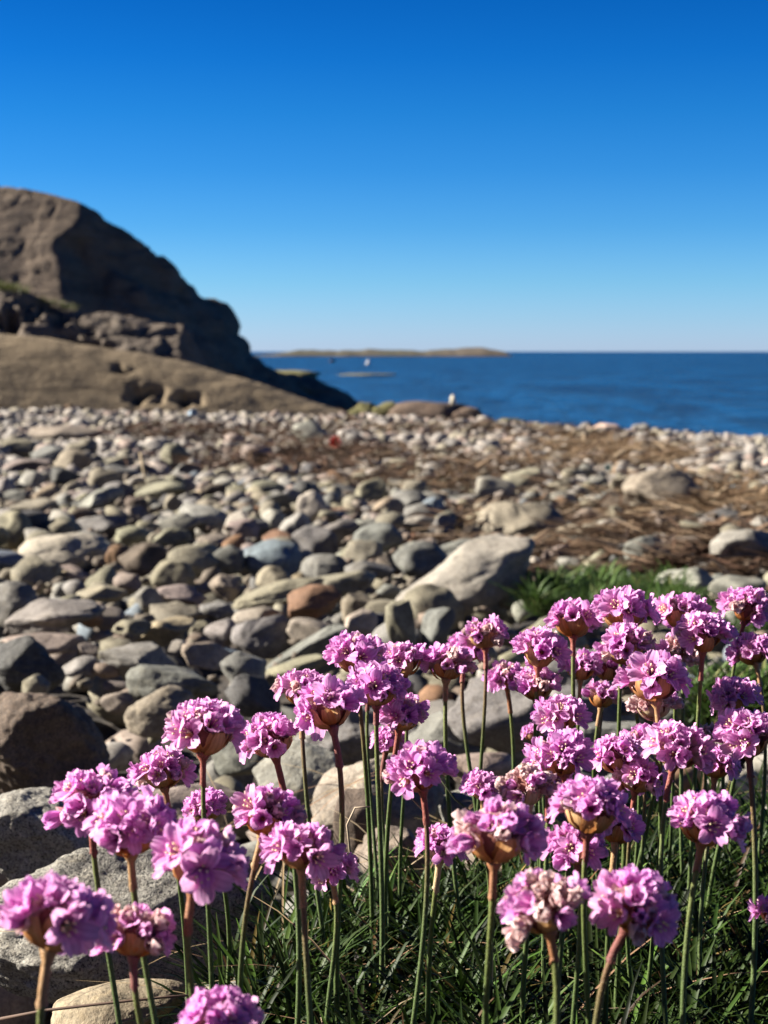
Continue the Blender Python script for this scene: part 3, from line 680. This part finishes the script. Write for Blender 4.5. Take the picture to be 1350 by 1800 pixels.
# thrift cushion leaves
ros = []
while len(ros) < 640:
    y = random.uniform(.36, .86); x = random.uniform(-.12, .36)
    edge = -0.050 - .05 * math.sin(y * 25) * .3
    if y > .70: edge = .02 + (y - .70) * .9
    if x < edge + random.gauss(0, .012): continue
    ros.append((x, y))
ros = np.array(ros); per = 15; RP = np.repeat(ros, per, axis=0); n = len(RP)
off = rng.normal(0, .006, (n, 2)); P = np.zeros((n, 3)); P[:, :2] = RP + off; P[:, 2] = ground(P[:, 0], P[:, 1]) - .002 + rng.uniform(0, .012, n)
cl = np.array([(.05, .105, .016), (.07, .135, .022), (.10, .165, .035), (.035, .075, .014), (.26, .19, .05), (.16, .09, .04)])[rng.choice(6, n, p=[.3, .3, .2, .14, .03, .03])]
right = sstep(.12, .2, P[:, 0]); far = sstep(.55, .75, P[:, 1])
LEN = rng.uniform(.026, .060, n) * (1 + .35 * right * far)
blades('thrift_leaves', P, dirs(n, .30, .34), LEN, rng.uniform(.0014, .0026, n), cl * .30 * rng.lognormal(0, .5, (n, 1)), M_LEAF, bend=.35, seg=4)  # wide tone spread paints some leaves as bright as sunlit ones
# dry litter between leaves and stones
n = 240; P = np.zeros((n, 3)); P[:, 0] = rng.uniform(-.10, .30, n); P[:, 1] = rng.uniform(.45, .95, n); P[:, 2] = ground(P[:, 0], P[:, 1]) + rng.uniform(.002, .02, n)
blades('dry_grass', P, dirs(n, 1.1, .35), rng.uniform(.03, .09, n), rng.uniform(.0006, .0012, n), np.array([(.30, .22, .12), (.20, .12, .07), (.36, .28, .18)])[rng.integers(0, 3, n)], M_WRACK, bend=.4, seg=5)
# green tufts further off
def tuft(px0, px1, py0, py1, n, h, name='grass', dens=None, hx=1.0):
    Pp = []
    for _ in range(n):
        a = random.uniform(-1, 1); b = random.uniform(-1, 1)
        if a * a + b * b > 1: continue
        g = hit((px0 + px1) / 2 + a * (px1 - px0) / 2, (py0 + py1) / 2 + b * (py1 - py0) / 2); Pp.append((g.x, g.y, g.z + .003))
    Pp = np.array(Pp); m = len(Pp); c = np.array([(.08, .15, .03), (.11, .19, .045), (.05, .10, .025), (.22, .24, .08)])[rng.choice(4, m, p=[.35, .3, .25, .1])]
    cl_ = .55 + .55 * np.array([max(0, min(1, .5 + 1.4 * noise.noise(Vector((q[0] * 14, q[1] * 14, 4))))) for q in Pp]); hs = h * rng.uniform(.45, 1.15, m) * cl_; c = c * cl_[:, None]
    return blades(name, Pp, dirs(m, .45, .3), hs, hs * .05 + .0008, c * rng.uniform(.4, 1.0, (m, 1)), M_GRASS, bend=.35, seg=3)
tuft(915, 1230, 1035, 1100, 6500, .066)
tuft(1225, 1370, 1080, 1120, 700, .05)
tuft(1190, 1420, 1230, 1290, 1600, .05)
tuft(385, 440, 812, 828, 200, .10)
tuft(940, 975, 875, 885, 60, .05)
def crest_tuft(px0, px1, py0, py1, n, h):
    Pp = np.array([at(px, np.interp(px, [px0, px1], [py0, py1]) + random.uniform(-1, 5), 31.5 + random.uniform(-.5, .3))[:] for px in np.random.default_rng(3).uniform(px0, px1, n)])
    hs = h * rng.uniform(.5, 1.1, n); c = np.array([(.06, .08, .02), (.09, .11, .03), (.13, .12, .05)])[rng.integers(0, 3, n)]
    blades('grass', Pp, dirs(n, .5, .3), hs, hs * .06, c, M_GRASS, bend=.35, seg=3)
crest_tuft(-20, 48, 505, 519, 500, .28); crest_tuft(60, 135, 526, 544, 420, .17)
# wrack: dried weed and straw lying over the upper beach
def wrack(zones):
    Pp, Ln, Cc, Az = [], [], [], []
    pal = {'d': [(.09, .048, .03), (.14, .08, .05), (.03, .02, .015), (.2, .13, .085), (.05, .03, .02)], 's': [(.36, .25, .15), (.22, .14, .08), (.50, .38, .25), (.08, .05, .03), (.16, .10, .055)], 'm': [(.18, .115, .07), (.07, .042, .027), (.36, .26, .17), (.04, .026, .018), (.12, .072, .042)]}
    for (x0, x1, y0, y1, n, kind) in zones:
        for _ in range(n // 26):
            a, b = random.uniform(-1, 1), random.gauss(0, .45)
            if abs(b) > 1: continue
            g = hit((x0 + x1) / 2 + a * (x1 - x0) / 2, (y0 + y1) / 2 + b * (y1 - y0) / 2); k = .05 * g.y ** .55; az = random.gauss(0, .5); lift = random.uniform(.0, .05) * float(np.interp(g.y, [2.5, 5, 14], [.15, .4, 1.5]))
            for _q in range(26):
                x = g.x + random.gauss(0, k * 1.5); y = g.y + random.gauss(0, k * 1.1)
                if hides(x, y, .012 * y ** .5): continue
                Pp.append((x, y, ground1(x, y) + lift + random.uniform(.02, .07) * float(np.interp(g.y, [2.5, 5, 8, 14], [.15, .45, .9, 1.4])))); Ln.append(random.uniform(.4, 1.5) * (.035 * g.y ** .62))
                Cc.append(random.choice(pal[kind])); Az.append(az + random.gauss(0, .55) + (math.pi if random.random() < .5 else 0))
    Pp = np.array(Pp); n = len(Pp); Ln = np.array(Ln)
    blades('dry_seaweed', Pp, dirs(n, 1.45, .2, np.array(Az)), Ln, Ln * rng.uniform(.05, .2, n) + .001, np.array(Cc) * rng.uniform(.5, .95, (n, 1)), M_WRACK, bend=.35, seg=4, droop=.25)
wrack([(960, 1180, 775, 850, 2200, 's'), (1190, 1420, 845, 960, 2000, 's'), (860, 1380, 890, 1010, 3600, 'm'), (250, 600, 755, 795, 1100, 'd'), (360, 700, 795, 850, 1500, 'd'),
       (600, 900, 745, 785, 900, 'm'), (640, 980, 815, 890, 1300, 'm'), (0, 320, 715, 740, 400, 'd'), (1080, 1380, 950, 1015, 1500, 'd'), (940, 1120, 760, 790, 500, 'm')])

# dry stalks',time.time()-_T0)
# dry stalks
def stalk(pts, r, col, label):
    v, f, _ = tube(pts, [r * (1 - .4 * i / (len(pts) - 1)) for i in range(len(pts))], 6)
    o = link('dry_stalk', mesh_from('dry_stalk', v, f, simple_mat('dry_stalk', col, .8))); tag(o, label, 'stalk', 'dry stalks')
stalk([at(-20, 1795, .50), at(80, 1776, .495), at(200, 1762, .49), at(300, 1752, .49), at(400, 1745, .50)], .0006, (.10, .06, .04), 'thin dark stalk lying across the flat tan stone')
stalk([at(258, 852, 8.3), at(252, 826, 8.32), at(246, 795, 8.35)], .008, (.42, .33, .2), 'thin straw coloured stalk sticking up among the left cobbles')
stalk([at(618, 1520, .60), at(610, 1450, .60), at(624, 1420, .60), at(650, 1418, .60)], .0005, (.35, .28, .2), 'pale bent dry stalk left of the paired green stems')
stalk([at(780, 1480, .60), at(740, 1420, .6), at(690, 1370, .6), at(668, 1362, .6)], .0004, (.15, .09, .06), 'thin dark arching stalk behind the big central flower head')
stalk([at(880, 1470, .62), at(800, 1405, .62), at(760, 1350, .62)], .0005, (.06, .07, .03), 'dark slanting stalk right of the big central flower head')

# ------------------------------------------------------------------ thrift flowers
def petal_mat(name, c_tip, c_mid, c_base, tr=.38):
    m, t, b, out = new_mat(name); a = nn(t, 'ShaderNodeVertexColor', layer_name='Col'); s = nn(t, 'ShaderNodeSeparateColor'); t.links.new(a.outputs[0], s.inputs[0])
    oi = nn(t, 'ShaderNodeObjectInfo'); co = nn(t, 'ShaderNodeTexCoord').outputs['Object']
    nz = noise_n(t, co, 6, 3)
    c = mixc(t, mapr(t, s.outputs[0], 0, .35, 0, 1), c_base, c_mid); c = mixc(t, mapr(t, s.outputs[0], .35, 1, 0, 1), c, c_tip)
    vein = mth(t, 'POWER', mth(t, 'ABSOLUTE', mth(t, 'SINE', mth(t, 'MULTIPLY', s.outputs[1], 9.42))), 4.0)
    c = mixc(t, mth(t, 'MULTIPLY', vein, .30), c, c_base)
    h = nn(t, 'ShaderNodeHueSaturation'); t.links.new(c, h.inputs['Color'])
    t.links.new(mapr(t, oi.outputs['Random'], 0, 1, .485, .508), h.inputs['Hue']); t.links.new(mapr(t, nz, .3, .7, .85, 1.08), h.inputs['Value']); t.links.new(mapr(t, oi.outputs['Random'], 0, 1, 1.05, .85), h.inputs['Saturation'])
    t.links.new(h.outputs[0], b.inputs['Base Color']); b.inputs['Roughness'].default_value = .55; b.inputs['Specular IOR Level'].default_value = .3
    tl = nn(t, 'ShaderNodeBsdfTranslucent'); t.links.new(h.outputs[0], tl.inputs[0]); mx = nn(t, 'ShaderNodeMixShader'); mx.inputs[0].default_value = tr
    t.links.new(b.outputs[0], mx.inputs[1]); t.links.new(tl.outputs[0], mx.inputs[2]); t.links.new(mx.outputs[0], out.inputs[0]); return m
M_PETAL = petal_mat('lilac_petal', (.86, .46, .78), (.77, .29, .64), (.46, .07, .36), .46)
M_WILT = petal_mat('faded_petal', (.80, .60, .58), (.72, .46, .46), (.50, .24, .22))
M_CALYX = petal_mat('papery_calyx', (.68, .48, .48), (.58, .32, .30), (.42, .16, .10), .4)
M_BRACT = petal_mat('papery_bract', (.76, .48, .20), (.56, .25, .06), (.30, .085, .025), .42)
M_BRACTP = petal_mat('pale_bract', (.74, .62, .42), (.66, .50, .28), (.45, .26, .10), .42)
M_RECEPT = simple_mat('receptacle', (.20, .07, .05), .7)
M_STAMEN = simple_mat('pale_stamen', (.78, .66, .38), .6)
M_BUD = simple_mat('dark_bud', (.40, .10, .34), .6)
def stem_mat():
    m, t, b, out = new_mat('stem_skin'); a = nn(t, 'ShaderNodeVertexColor', layer_name='Col'); co = nn(t, 'ShaderNodeTexCoord').outputs['Object']
    n1 = noise_n(t, co, 900, 3, .8); c = mixc(t, 1.0, a.outputs[0], mapr(t, n1, .3, .7, .7, 1.35), 'MULTIPLY'); t.links.new(c, b.inputs['Base Color'])
    b.inputs['Roughness'].default_value = .6; b.inputs['Subsurface Weight'].default_value = 0; bump(t, b, n1, .6, .0006); return m
M_STEM = stem_mat()

def grid_faces(nu, nv, off, wrap=False):
    f = []
    for i in range(nu - 1):
        for j in range(nv if wrap else nv - 1):
            f.append((off + i * nv + j, off + i * nv + (j + 1) % nv, off + (i + 1) * nv + (j + 1) % nv, off + (i + 1) * nv + j))
    return f
def floret(seed, th0, th1, L=.54, wid=.160, crumple=.012, mats=None, cup=.05, n_pet=5):
    r = random.Random(seed); V, Fc, C, M = [], [], [], []
    # calyx funnel, ribbed
    nu, nv = 5, 15
    for i in range(nu):
        t = i / (nu - 1); rad = .045 + .13 * t ** 1.6
        for j in range(nv):
            a = 6.28318 * j / nv; rb = 1 + .12 * (1 if j % 3 == 0 else -.5) * t
            V.append((rad * rb * math.cos(a), rad * rb * math.sin(a), .12 + .42 * t + (.03 if j % 3 == 0 and i == nu - 1 else 0))); C.append((t, j / nv, 0))
    f = grid_faces(nu, nv, 0, True); Fc += f; M += [1] * len(f)
    # five petals joined in a throat
    nu, nv = 8, 7
    for p in range(n_pet):
        az = 6.28318 * (p + r.uniform(-.12, .12)) / n_pet; ca, sa = math.cos(az), math.sin(az)
        ll = L * r.uniform(.88, 1.1); ww = wid * r.uniform(.85, 1.1); e1 = th1 + r.uniform(-.28, .28); tw = r.uniform(-.35, .35); off = len(V)
        rho, z = .05, .40; seedv = Vector((seed * 3.1 + p * 7.7, 0, 0)); notch = r.uniform(.03, .09)
        for i in range(nu):
            t = i / (nu - 1); th = th0 + (e1 - th0) * t ** .8
            if i: rho += math.sin(th) * ll / (nu - 1); z += math.cos(th) * ll / (nu - 1)
            w = ww * (.28 + .72 * math.sin(min(1, t / .72) * math.pi / 2) ** 1.4) * (1 if t < .72 else math.sqrt(max(0.0, 1 - ((t - .72) / .34) ** 2)))
            w = max(w, .03)
            for j in range(nv):
                s = j / (nv - 1) * 2 - 1
                lift = cup * s * s * (.4 + .6 * t) - .025 * math.cos(s * 9.4) * t
                back = -notch * (1 - abs(s)) ** 2 * (1 if t > .99 else 0) - .05 * s * s * t
                ln = th; rr_, zz = rho + math.sin(ln) * back - math.cos(ln) * lift, z + math.cos(ln) * back + math.sin(ln) * lift
                tx = s * w; zz += tx * tw * t; q = Vector((rr_ * ca - tx * sa, rr_ * sa + tx * ca, zz))
                q += Vector((noise.noise(q * 5 + seedv), noise.noise(q * 5 + seedv + Vector((9, 0, 0))), noise.noise(q * 5 + seedv + Vector((0, 9, 0))))) * crumple * (.3 + t)
                V.append(q); C.append((t, (s + 1) / 2, 0))
        f = grid_faces(nu, nv, off); Fc += f; M += [0] * len(f)
        # throat triangles keep the corolla one piece
        Fc.append((off + 3, (p * 3) % 15 + 60, (p * 3 + 1) % 15 + 60)); M.append(1)
    me = mesh_from('floret', V, Fc, mats or [M_PETAL, M_CALYX], cols=C)
    me.polygons.foreach_set('material_index', np.array(M, np.int32)); me.update(); return me
OPEN = [floret(10 + i, .2, 1.38) for i in range(5)]
HALF = [floret(30 + i, .05, .75, L=.49, wid=.155) for i in range(4)]
SHUT = [floret(50 + i, -.05, .25, L=.44, wid=.145, cup=.16) for i in range(3)]
WILT = [floret(70 + i, -.05, .55, L=.36, wid=.16, crumple=.09, mats=[M_WILT, M_CALYX], cup=.14) for i in range(4)]
def stamens():
    V, Fc = [], []
    for k in range(5):
        a = 6.28318 * (k + .5) / 5; b = Vector((.03 * math.cos(a), .03 * math.sin(a), .40)); e = Vector((.10 * math.cos(a + .3), .10 * math.sin(a + .3), .66))
        for (p, q, r, n) in ((b, e, .008, 4), (e - Vector((0, 0, .02)), e + Vector((.02, 0, .035)), .024, 5)):
            v, f, _ = tube([p, (p + q) / 2, q], [r * .8, r, r * .8], n); o = len(V); V += v; Fc += [tuple(i + o for i in x) for x in f]
    me = mesh_from('stamens', V, Fc, M_STAMEN); return me
ME_STAM = stamens()
def bract(seed, mat):
    r = random.Random(seed); V, C = [], []; nu, nv = 7, 7
    for i in range(nu):
        t = i / (nu - 1); th = -1.45 + t * (1.35 + r.uniform(-.1, .1)); rad = .53; w = .26 * math.sin(.35 + t * 2.3) ** .7 * r.uniform(.95, 1.1)
        for j in range(nv):
            s = j / (nv - 1) * 2 - 1; az = s * w / max(.25, math.cos(th) * rad) * .62
            R_ = rad * (1 + .05 * t + .02 * r.uniform(-1, 1)); V.append((R_ * math.cos(th) * math.cos(az), R_ * math.cos(th) * math.sin(az), R_ * .95 * math.sin(th) + .02 + .03 * r.uniform(-1, 1) * t)); C.append((t * (.7 + .3 * (1 - abs(s))), (s + 1) / 2, 0))
    return mesh_from('bract', V, grid_faces(nu, nv, 0), mat, cols=C)
BR = [bract(i, M_BRACT) for i in range(4)]; BRP = [bract(10 + i, M_BRACTP) for i in range(3)]
ME_REC = mesh_from('receptacle', ICO[2][0] * np.array((.42, .42, .40)) + np.array((0, 0, -.08)), ICO[2][1], M_RECEPT)
ME_BUDHEAD = mesh_from('receptacle', ICO[2][0] * np.array((.5, .5, .5)), ICO[2][1], M_BUD)
NF = [0]
def flower(px, py, w, bpx, label, wilt=.15, pale=False, tilt=None, n=27, yk=1.0, maxpol=1.52, size=.0215, drop=0.0):
    """px, py: middle of the head; w: its width in photo pixels; bpx: pixel offset of the stem's foot from the head"""
    NF[0] += 1; r = random.Random(NF[0] * 17)
    d1 = F * size / w; d2 = F * .122 / (py - 618); y = (d1 ** .45) * (d2 ** .55) * yk
    R = w * y / F * .5 * 1.16
    c = at(px, py, y) ; c.z += R * .05
    bx = c.x + bpx * y / F; by = y + r.uniform(-.01, .03); bz = ground1(bx, by)
    base = Vector((bx, by, bz)); root = bpy.data.objects.new('thrift_flower', None); COL.objects.link(root); root.location = base
    tag(root, label, 'flower', 'thrift flowers in bloom')
    if tilt is None: tilt = (r.uniform(-.28, .28), r.uniform(-.14, .36))
    ax = Vector((tilt[0], tilt[1], 1)).normalized()
    neck = c - ax * R * .56
    # stem: bezier from base to neck
    L_ = (neck - base).length; m1 = base + Vector((r.uniform(-.009, .009), r.uniform(-.008, .008), L_ * .4)); m2 = neck - ax * L_ * .25 + Vector((-(neck.x - base.x) * .25, 0, 0))
    pts = []
    for i in range(15):
        t = i / 14; pts.append(base * (1 - t) ** 3 + m1 * 3 * t * (1 - t) ** 2 + m2 * 3 * t * t * (1 - t) + neck * t ** 3)
    rs = .00082 * r.uniform(.85, 1.12)
    loc = [p - base for p in pts]
    v, f, T = tube(loc, [rs * (1.1 - .15 * i / 14) for i in range(15)], 8)
    red = r.random() < .35
    g1 = (.05, .08, .016); g2 = (.10, .115, .022) if not red else (.14, .06, .03)
    cols = [tuple(g1[k] * (1 - sstep(.55, 1, t)) + g2[k] * sstep(.55, 1, t) for k in range(3)) for t in T]
    stem_o = link('stem', mesh_from('stem', v, f, M_STEM, cols=cols), root)
    hv, hf = [], []
    for q_ in range(150):
        t = r.random() ** .8; k0 = min(13, int(t * 14)); p0 = loc[k0].lerp(loc[k0 + 1], t * 14 - k0); a = r.uniform(0, 6.28); dn = Vector((math.cos(a), math.sin(a), r.uniform(-.3, .5))); tn = Vector((-math.sin(a), math.cos(a), 0)) * .00005
        b0 = p0 + dn * rs * .9; b1 = b0 + dn * r.uniform(.0003, .0007); o_ = len(hv); hv += [b0 - tn, b0 + tn, b1]; hf.append((o_, o_ + 1, o_ + 2))
    tag(link('hair', mesh_from('hair', hv, hf, M_STEM, cols=[(.2, .24, .12)] * len(hv)), stem_o), kind='stuff')
    # sheath
    i0 = 15 - 1; sh = []; Ls = r.uniform(.006, .012); acc = 0; q = loc[-1] + ax * R * .1; sh.append(q); k = 14
    while k > 0 and acc < Ls: acc += (loc[k] - loc[k - 1]).length; sh.append(loc[k]); k -= 1
    sh.append(loc[k].lerp(loc[k + 1], .5)) if k > 0 else None
    # resample
    P0, P1 = sh[0], sh[-1]
    dv = (loc[-2] - loc[-1]).normalized(); sp = [loc[-1] + ax * R * .12 - Vector((0, 0, 0))]
    s_len = Ls; steps = 6; cur = 14; pos = loc[-1].copy(); 
    def along(dist):
        a = dist; kk = 14
        while kk > 0:
            l = (loc[kk] - loc[kk - 1]).length
            if a <= l: return loc[kk].lerp(loc[kk - 1], a / l)
            a -= l; kk -= 1
        return loc[0]
    sp += [along(Ls * i / steps) for i in range(steps + 1)]
    lipr = [r.uniform(-.0012, .0008) for _ in range(8)]
    rad = [R * .17, R * .13] + [rs * 1.25] * (steps - 1) + [rs * 1.5]
    v, f, T = tube(sp, rad, 8); f = f[:-1]
    for q_ in range(8): v[-8 + q_] = v[-8 + q_] + Vector((0, 0, lipr[q_]))
    sc_ = [(.24, .10, .04), (.22, .055, .035), (.30, .17, .07), (.17, .05, .04)][r.randrange(4)] if not pale else (.42, .30, .16)
    link('sheath', mesh_from('sheath', v, f, M_STEM, cols=[tuple(x * (1 - .2 * t) for x in sc_) for t in T]), root)
    Q = ax.to_track_quat('Z', 'Y'); Q = Q @ Quaternion((0, 0, 1), r.uniform(0, 6.28)); hc = c - base
    def put(name, me, M, parent=root):
        o = bpy.data.objects.new(name, me); COL.objects.link(o); o.parent = parent; o.matrix_local = M; return o
    HM = Matrix.Translation(hc) @ Q.to_matrix().to_4x4() @ Matrix.Scale(R, 4)
    put('receptacle', ME_REC, HM)
    brs = BRP if pale else BR
    nb = 11
    for k in range(nb):
        s = r.uniform(.92, 1.12) * (1 if k < 6 else .93)
        put('bract', brs[r.randrange(len(brs))], HM @ Matrix.Rotation(6.283 * k / (6 if k < 6 else 5) + r.uniform(-.2, .2) + (.5 if k >= 6 else 0), 4, 'Z') @ Matrix.Scale(s, 4))
    if maxpol == 1.52: maxpol = r.uniform(1.42, 1.78)
    ga = math.pi * (3 - math.sqrt(5)); zmin = math.cos(maxpol)
    wc = Vector((r.gauss(0, 1), r.gauss(0, 1) - .6, r.uniform(0, 1.2))).normalized()
    for k in range(n):
        zz = 1 - (1 - zmin) * (k + .5) / n; ph = ga * k + r.uniform(-.25, .25); rr2 = math.sqrt(max(0, 1 - zz * zz))
        d = Vector((rr2 * math.cos(ph), rr2 * math.sin(ph), zz)); d = (d + Vector((r.gauss(0, .12), r.gauss(0, .12), r.gauss(0, .10)))).normalized()
        pw = wilt + .55 * max(0, d.dot(wc) - .55) * (1 if wilt > .05 else 0)
        u = r.random()
        if u < pw: me, kind = WILT[r.randrange(4)], 'w'
        elif u < pw + .12: me, kind = SHUT[r.randrange(3)], 's'
        elif u < pw + .45: me, kind = HALF[r.randrange(4)], 'h'
        else: me, kind = OPEN[r.randrange(5)], 'o'
        s = r.uniform(.82, 1.10) * (1.08 - .30 * max(0, zz))
        M = HM @ Matrix.Translation(d * .08 + Vector((0, 0, -.10))) @ (d.to_track_quat('Z', 'Y') @ Quaternion((0, 0, 1), r.uniform(0, 6.28))).to_matrix().to_4x4() @ Matrix.Scale(s, 4)
        o = put('floret', me, M)
        if kind == 'o' or (kind == 'h' and r.random() < .3): put('stamens', ME_STAM, Matrix.Identity(4), o)
    return root
FL = [
 (98,1618,200,5,'blurred large pink head in the lower left corner, half over black shadow',dict(wilt=.05)),
 (238,1642,150,50,'blurred pink head with open dark-holed calyxes right of the lower left corner flower',dict(wilt=.35)),
 (388,1800,150,20,'lowest flower head, its pink top just rising over the bottom edge of the photo',dict()),
 (352,1517,172,25,'magenta head with dark hollow middle above the rough granite boulder',dict(wilt=.2)),
 (232,1462,165,60,'pink head with long brown cup, front one of the overlapping left pair',dict(wilt=.05)),
 (163,1412,148,60,'light lilac head at far left, rear one of the overlapping left pair',dict(wilt=.05)),
 (285,1358,108,20,'small lilac head with one star floret facing us, above the left pair',dict(wilt=.3)),
 (358,1287,148,-10,'tall magenta head on a thick reddish stem, leftmost against the black gap',dict(wilt=.15)),
 (362,1422,84,5,'small half hidden lilac head behind the magenta one with hollow middle',dict(wilt=.3)),
 (470,1434,132,-50,'faded pink head on a curved green stem left of the golden cupped one',dict(wilt=.45)),
 (530,1492,132,20,'pink head with glowing golden brown cup and red sheath, lower middle left',dict(wilt=.15, pale=False)),
 (580,1530,88,0,'small brown cupped head tucked behind the golden brown one',dict(wilt=.3)),
 (477,1302,116,30,'lilac head with open florets just right of the tall magenta one',dict(wilt=.05)),
 (577,1245,132,25,'wide lilac head with ragged brown underside on a dark red sheath',dict(wilt=.05)),
 (532,1215,96,60,'pale topped head behind and left of the wide lilac one',dict(wilt=.3)),
 (624,1154,106,30,'highest middle head with golden brown underside facing us',dict(wilt=.1)),
 (706,1164,96,10,'light pink head right of the highest middle head',dict(wilt=.2)),
 (662,1212,112,0,'lilac head below the highest middle one on paired green stems',dict(wilt=.05)),
 (705,1258,98,-20,'pale hearted head on top of the big central head',dict(wilt=.35)),
 (735,1357,126,-40,'big central head with spread star florets and pale hollow middle',dict(wilt=.25)),
 (683,1305,70,-10,'small lilac head squeezed left between the central heads',dict(wilt=.1)),
 (787,1172,94,40,'light pink head on a curved reddish sheath left of the crowned pair',dict(wilt=.2)),
 (822,1142,74,30,'small pink head between the reddish sheathed one and the tall one',dict(wilt=.1)),
 (852,1118,86,0,'tall middle head with white beige heart on two thin stems',dict(wilt=.45)),
 (888,1192,70,5,'small pink head with yellow brown side left of the dark lilac cluster',dict(wilt=.3)),
 (942,1208,88,20,'deep lilac head with one large star floret in the right cluster',dict(wilt=.1)),
 (950,1146,102,25,'dark undersided magenta head at upper left of the right cluster',dict(wilt=.03)),
 (1008,1094,100,10,'upright pink head with brown skirt on a slim straight stem before the grass tuft',dict(wilt=.05)),
 (1095,1078,112,20,'high magenta head with dark brown underside behind the upright one',dict(wilt=.03)),
 (1020,1176,76,-5,'half hidden lilac head under the upright pink one',dict(wilt=.2)),
 (1060,1226,72,0,'shaded dark purple head between the right hand flowers',dict(wilt=.5)),
 (985,1262,98,30,'lilac head with wide open top florets and olive cup',dict(wilt=.05)),
 (938,1290,48,40,'small closed purple bud head below the wide open one',dict(wilt=0, n=14, maxpol=1.4)),
 (1100,1139,104,20,'pink white head with golden papery skirt in the right cluster',dict(wilt=.35, pale=False)),
 (1150,1197,138,10,'broadest head of the right cluster with tan cup and long lilac fringe',dict(wilt=.15)),
 (1150,1240,96,-40,'creamy white fading head with pale yellow cup',dict(wilt=.75, pale=True)),
 (1196,1080,94,20,'far magenta head between the grass and the high right one',dict(wilt=.05)),
 (1237,1118,104,-10,'pink head with two clear star florets on a thick green stem',dict(wilt=.05)),
 (1192,1150,88,0,'fringed head with withered white brown bracts left of the starry one',dict(wilt=.6, pale=True)),
 (1315,1068,96,-40,'highest right head leaning right on a strongly bent stem',dict(wilt=.1, pale=False)),
 (1322,1146,82,0,'pink head under the bent stemmed one at the right edge',dict(wilt=.05)),
 (1290,1224,86,-20,'small far magenta head against dark leaves near the right edge',dict(wilt=.05)),
 (1243,1292,60,0,'little withered white head left of the wide right edge head',dict(wilt=.9, pale=True, n=16)),
 (1192,1318,118,-10,'light lilac head with orange brown cup in the second row from right',dict(wilt=.15)),
 (1312,1298,122,-10,'wide bright head with red brown cup at the right edge',dict(wilt=.05)),
 (1085,1332,104,20,'round lilac head at the middle of the big right bunch',dict(wilt=.1)),
 (1122,1366,100,40,'lilac head with red sheath at the lower right of the big bunch',dict(wilt=.1)),
 (985,1332,118,10,'pale pink head at the top left of the big right bunch',dict(wilt=.1)),
 (925,1385,116,20,'faded cream brown head with crumpled florets left in the big bunch',dict(wilt=.8, pale=True)),
 (848,1384,76,30,'small clear pink head at the far left of the big right bunch',dict(wilt=.02)),
 (1038,1428,148,10,'big bright pink head in the centre of the right bunch',dict(wilt=.05)),
 (1085,1455,104,0,'bright lilac head right under the centre of the bunch',dict(wilt=.05)),
 (1012,1488,116,0,'lilac head with dark brown cup hanging below the bunch',dict(wilt=.05)),
 (872,1472,168,20,'large blurred pink head with cream and orange side, centre front',dict(wilt=.3, pale=False)),
 (776,1490,98,-10,'small blurred head with orange cup on a pale slanting sheath',dict(wilt=.05, pale=True)),
 (955,1598,172,5,'large blurred fading head with white rimmed calyxes, bottom centre right',dict(wilt=.55)),
 (1122,1600,160,-70,'large blurred head tilted right with orange cup at the bottom right',dict(wilt=.1, tilt=(.45, -.25))),
 (1242,1448,142,0,'purple open head with dark underside standing alone above the leaves',dict(wilt=.02)),
 (1128,1308,84,0,'small lilac head between the creamy fading head and the orange brown cupped one',dict(wilt=.1)),
 (962,1362,88,10,'pink head nestled between the cream brown head and the bright bunch centre',dict(wilt=.1)),
 (1258,1345,86,-10,'half hidden pink head in the gap left of the wide right edge head',dict(wilt=.2)),
 (655,1182,80,10,'small lilac head squeezed just under the highest middle head',dict(wilt=.2)),
 (1068,1178,74,0,'small pink head between the half hidden one and the broadest head',dict(wilt=.1)),
 (1362,1605,84,10,'blurred head cut by the right edge low down',dict(wilt=.2)),
]
for (px, py, w, b, lab, kw) in FL: flower(px, py, w, b, lab, **kw)
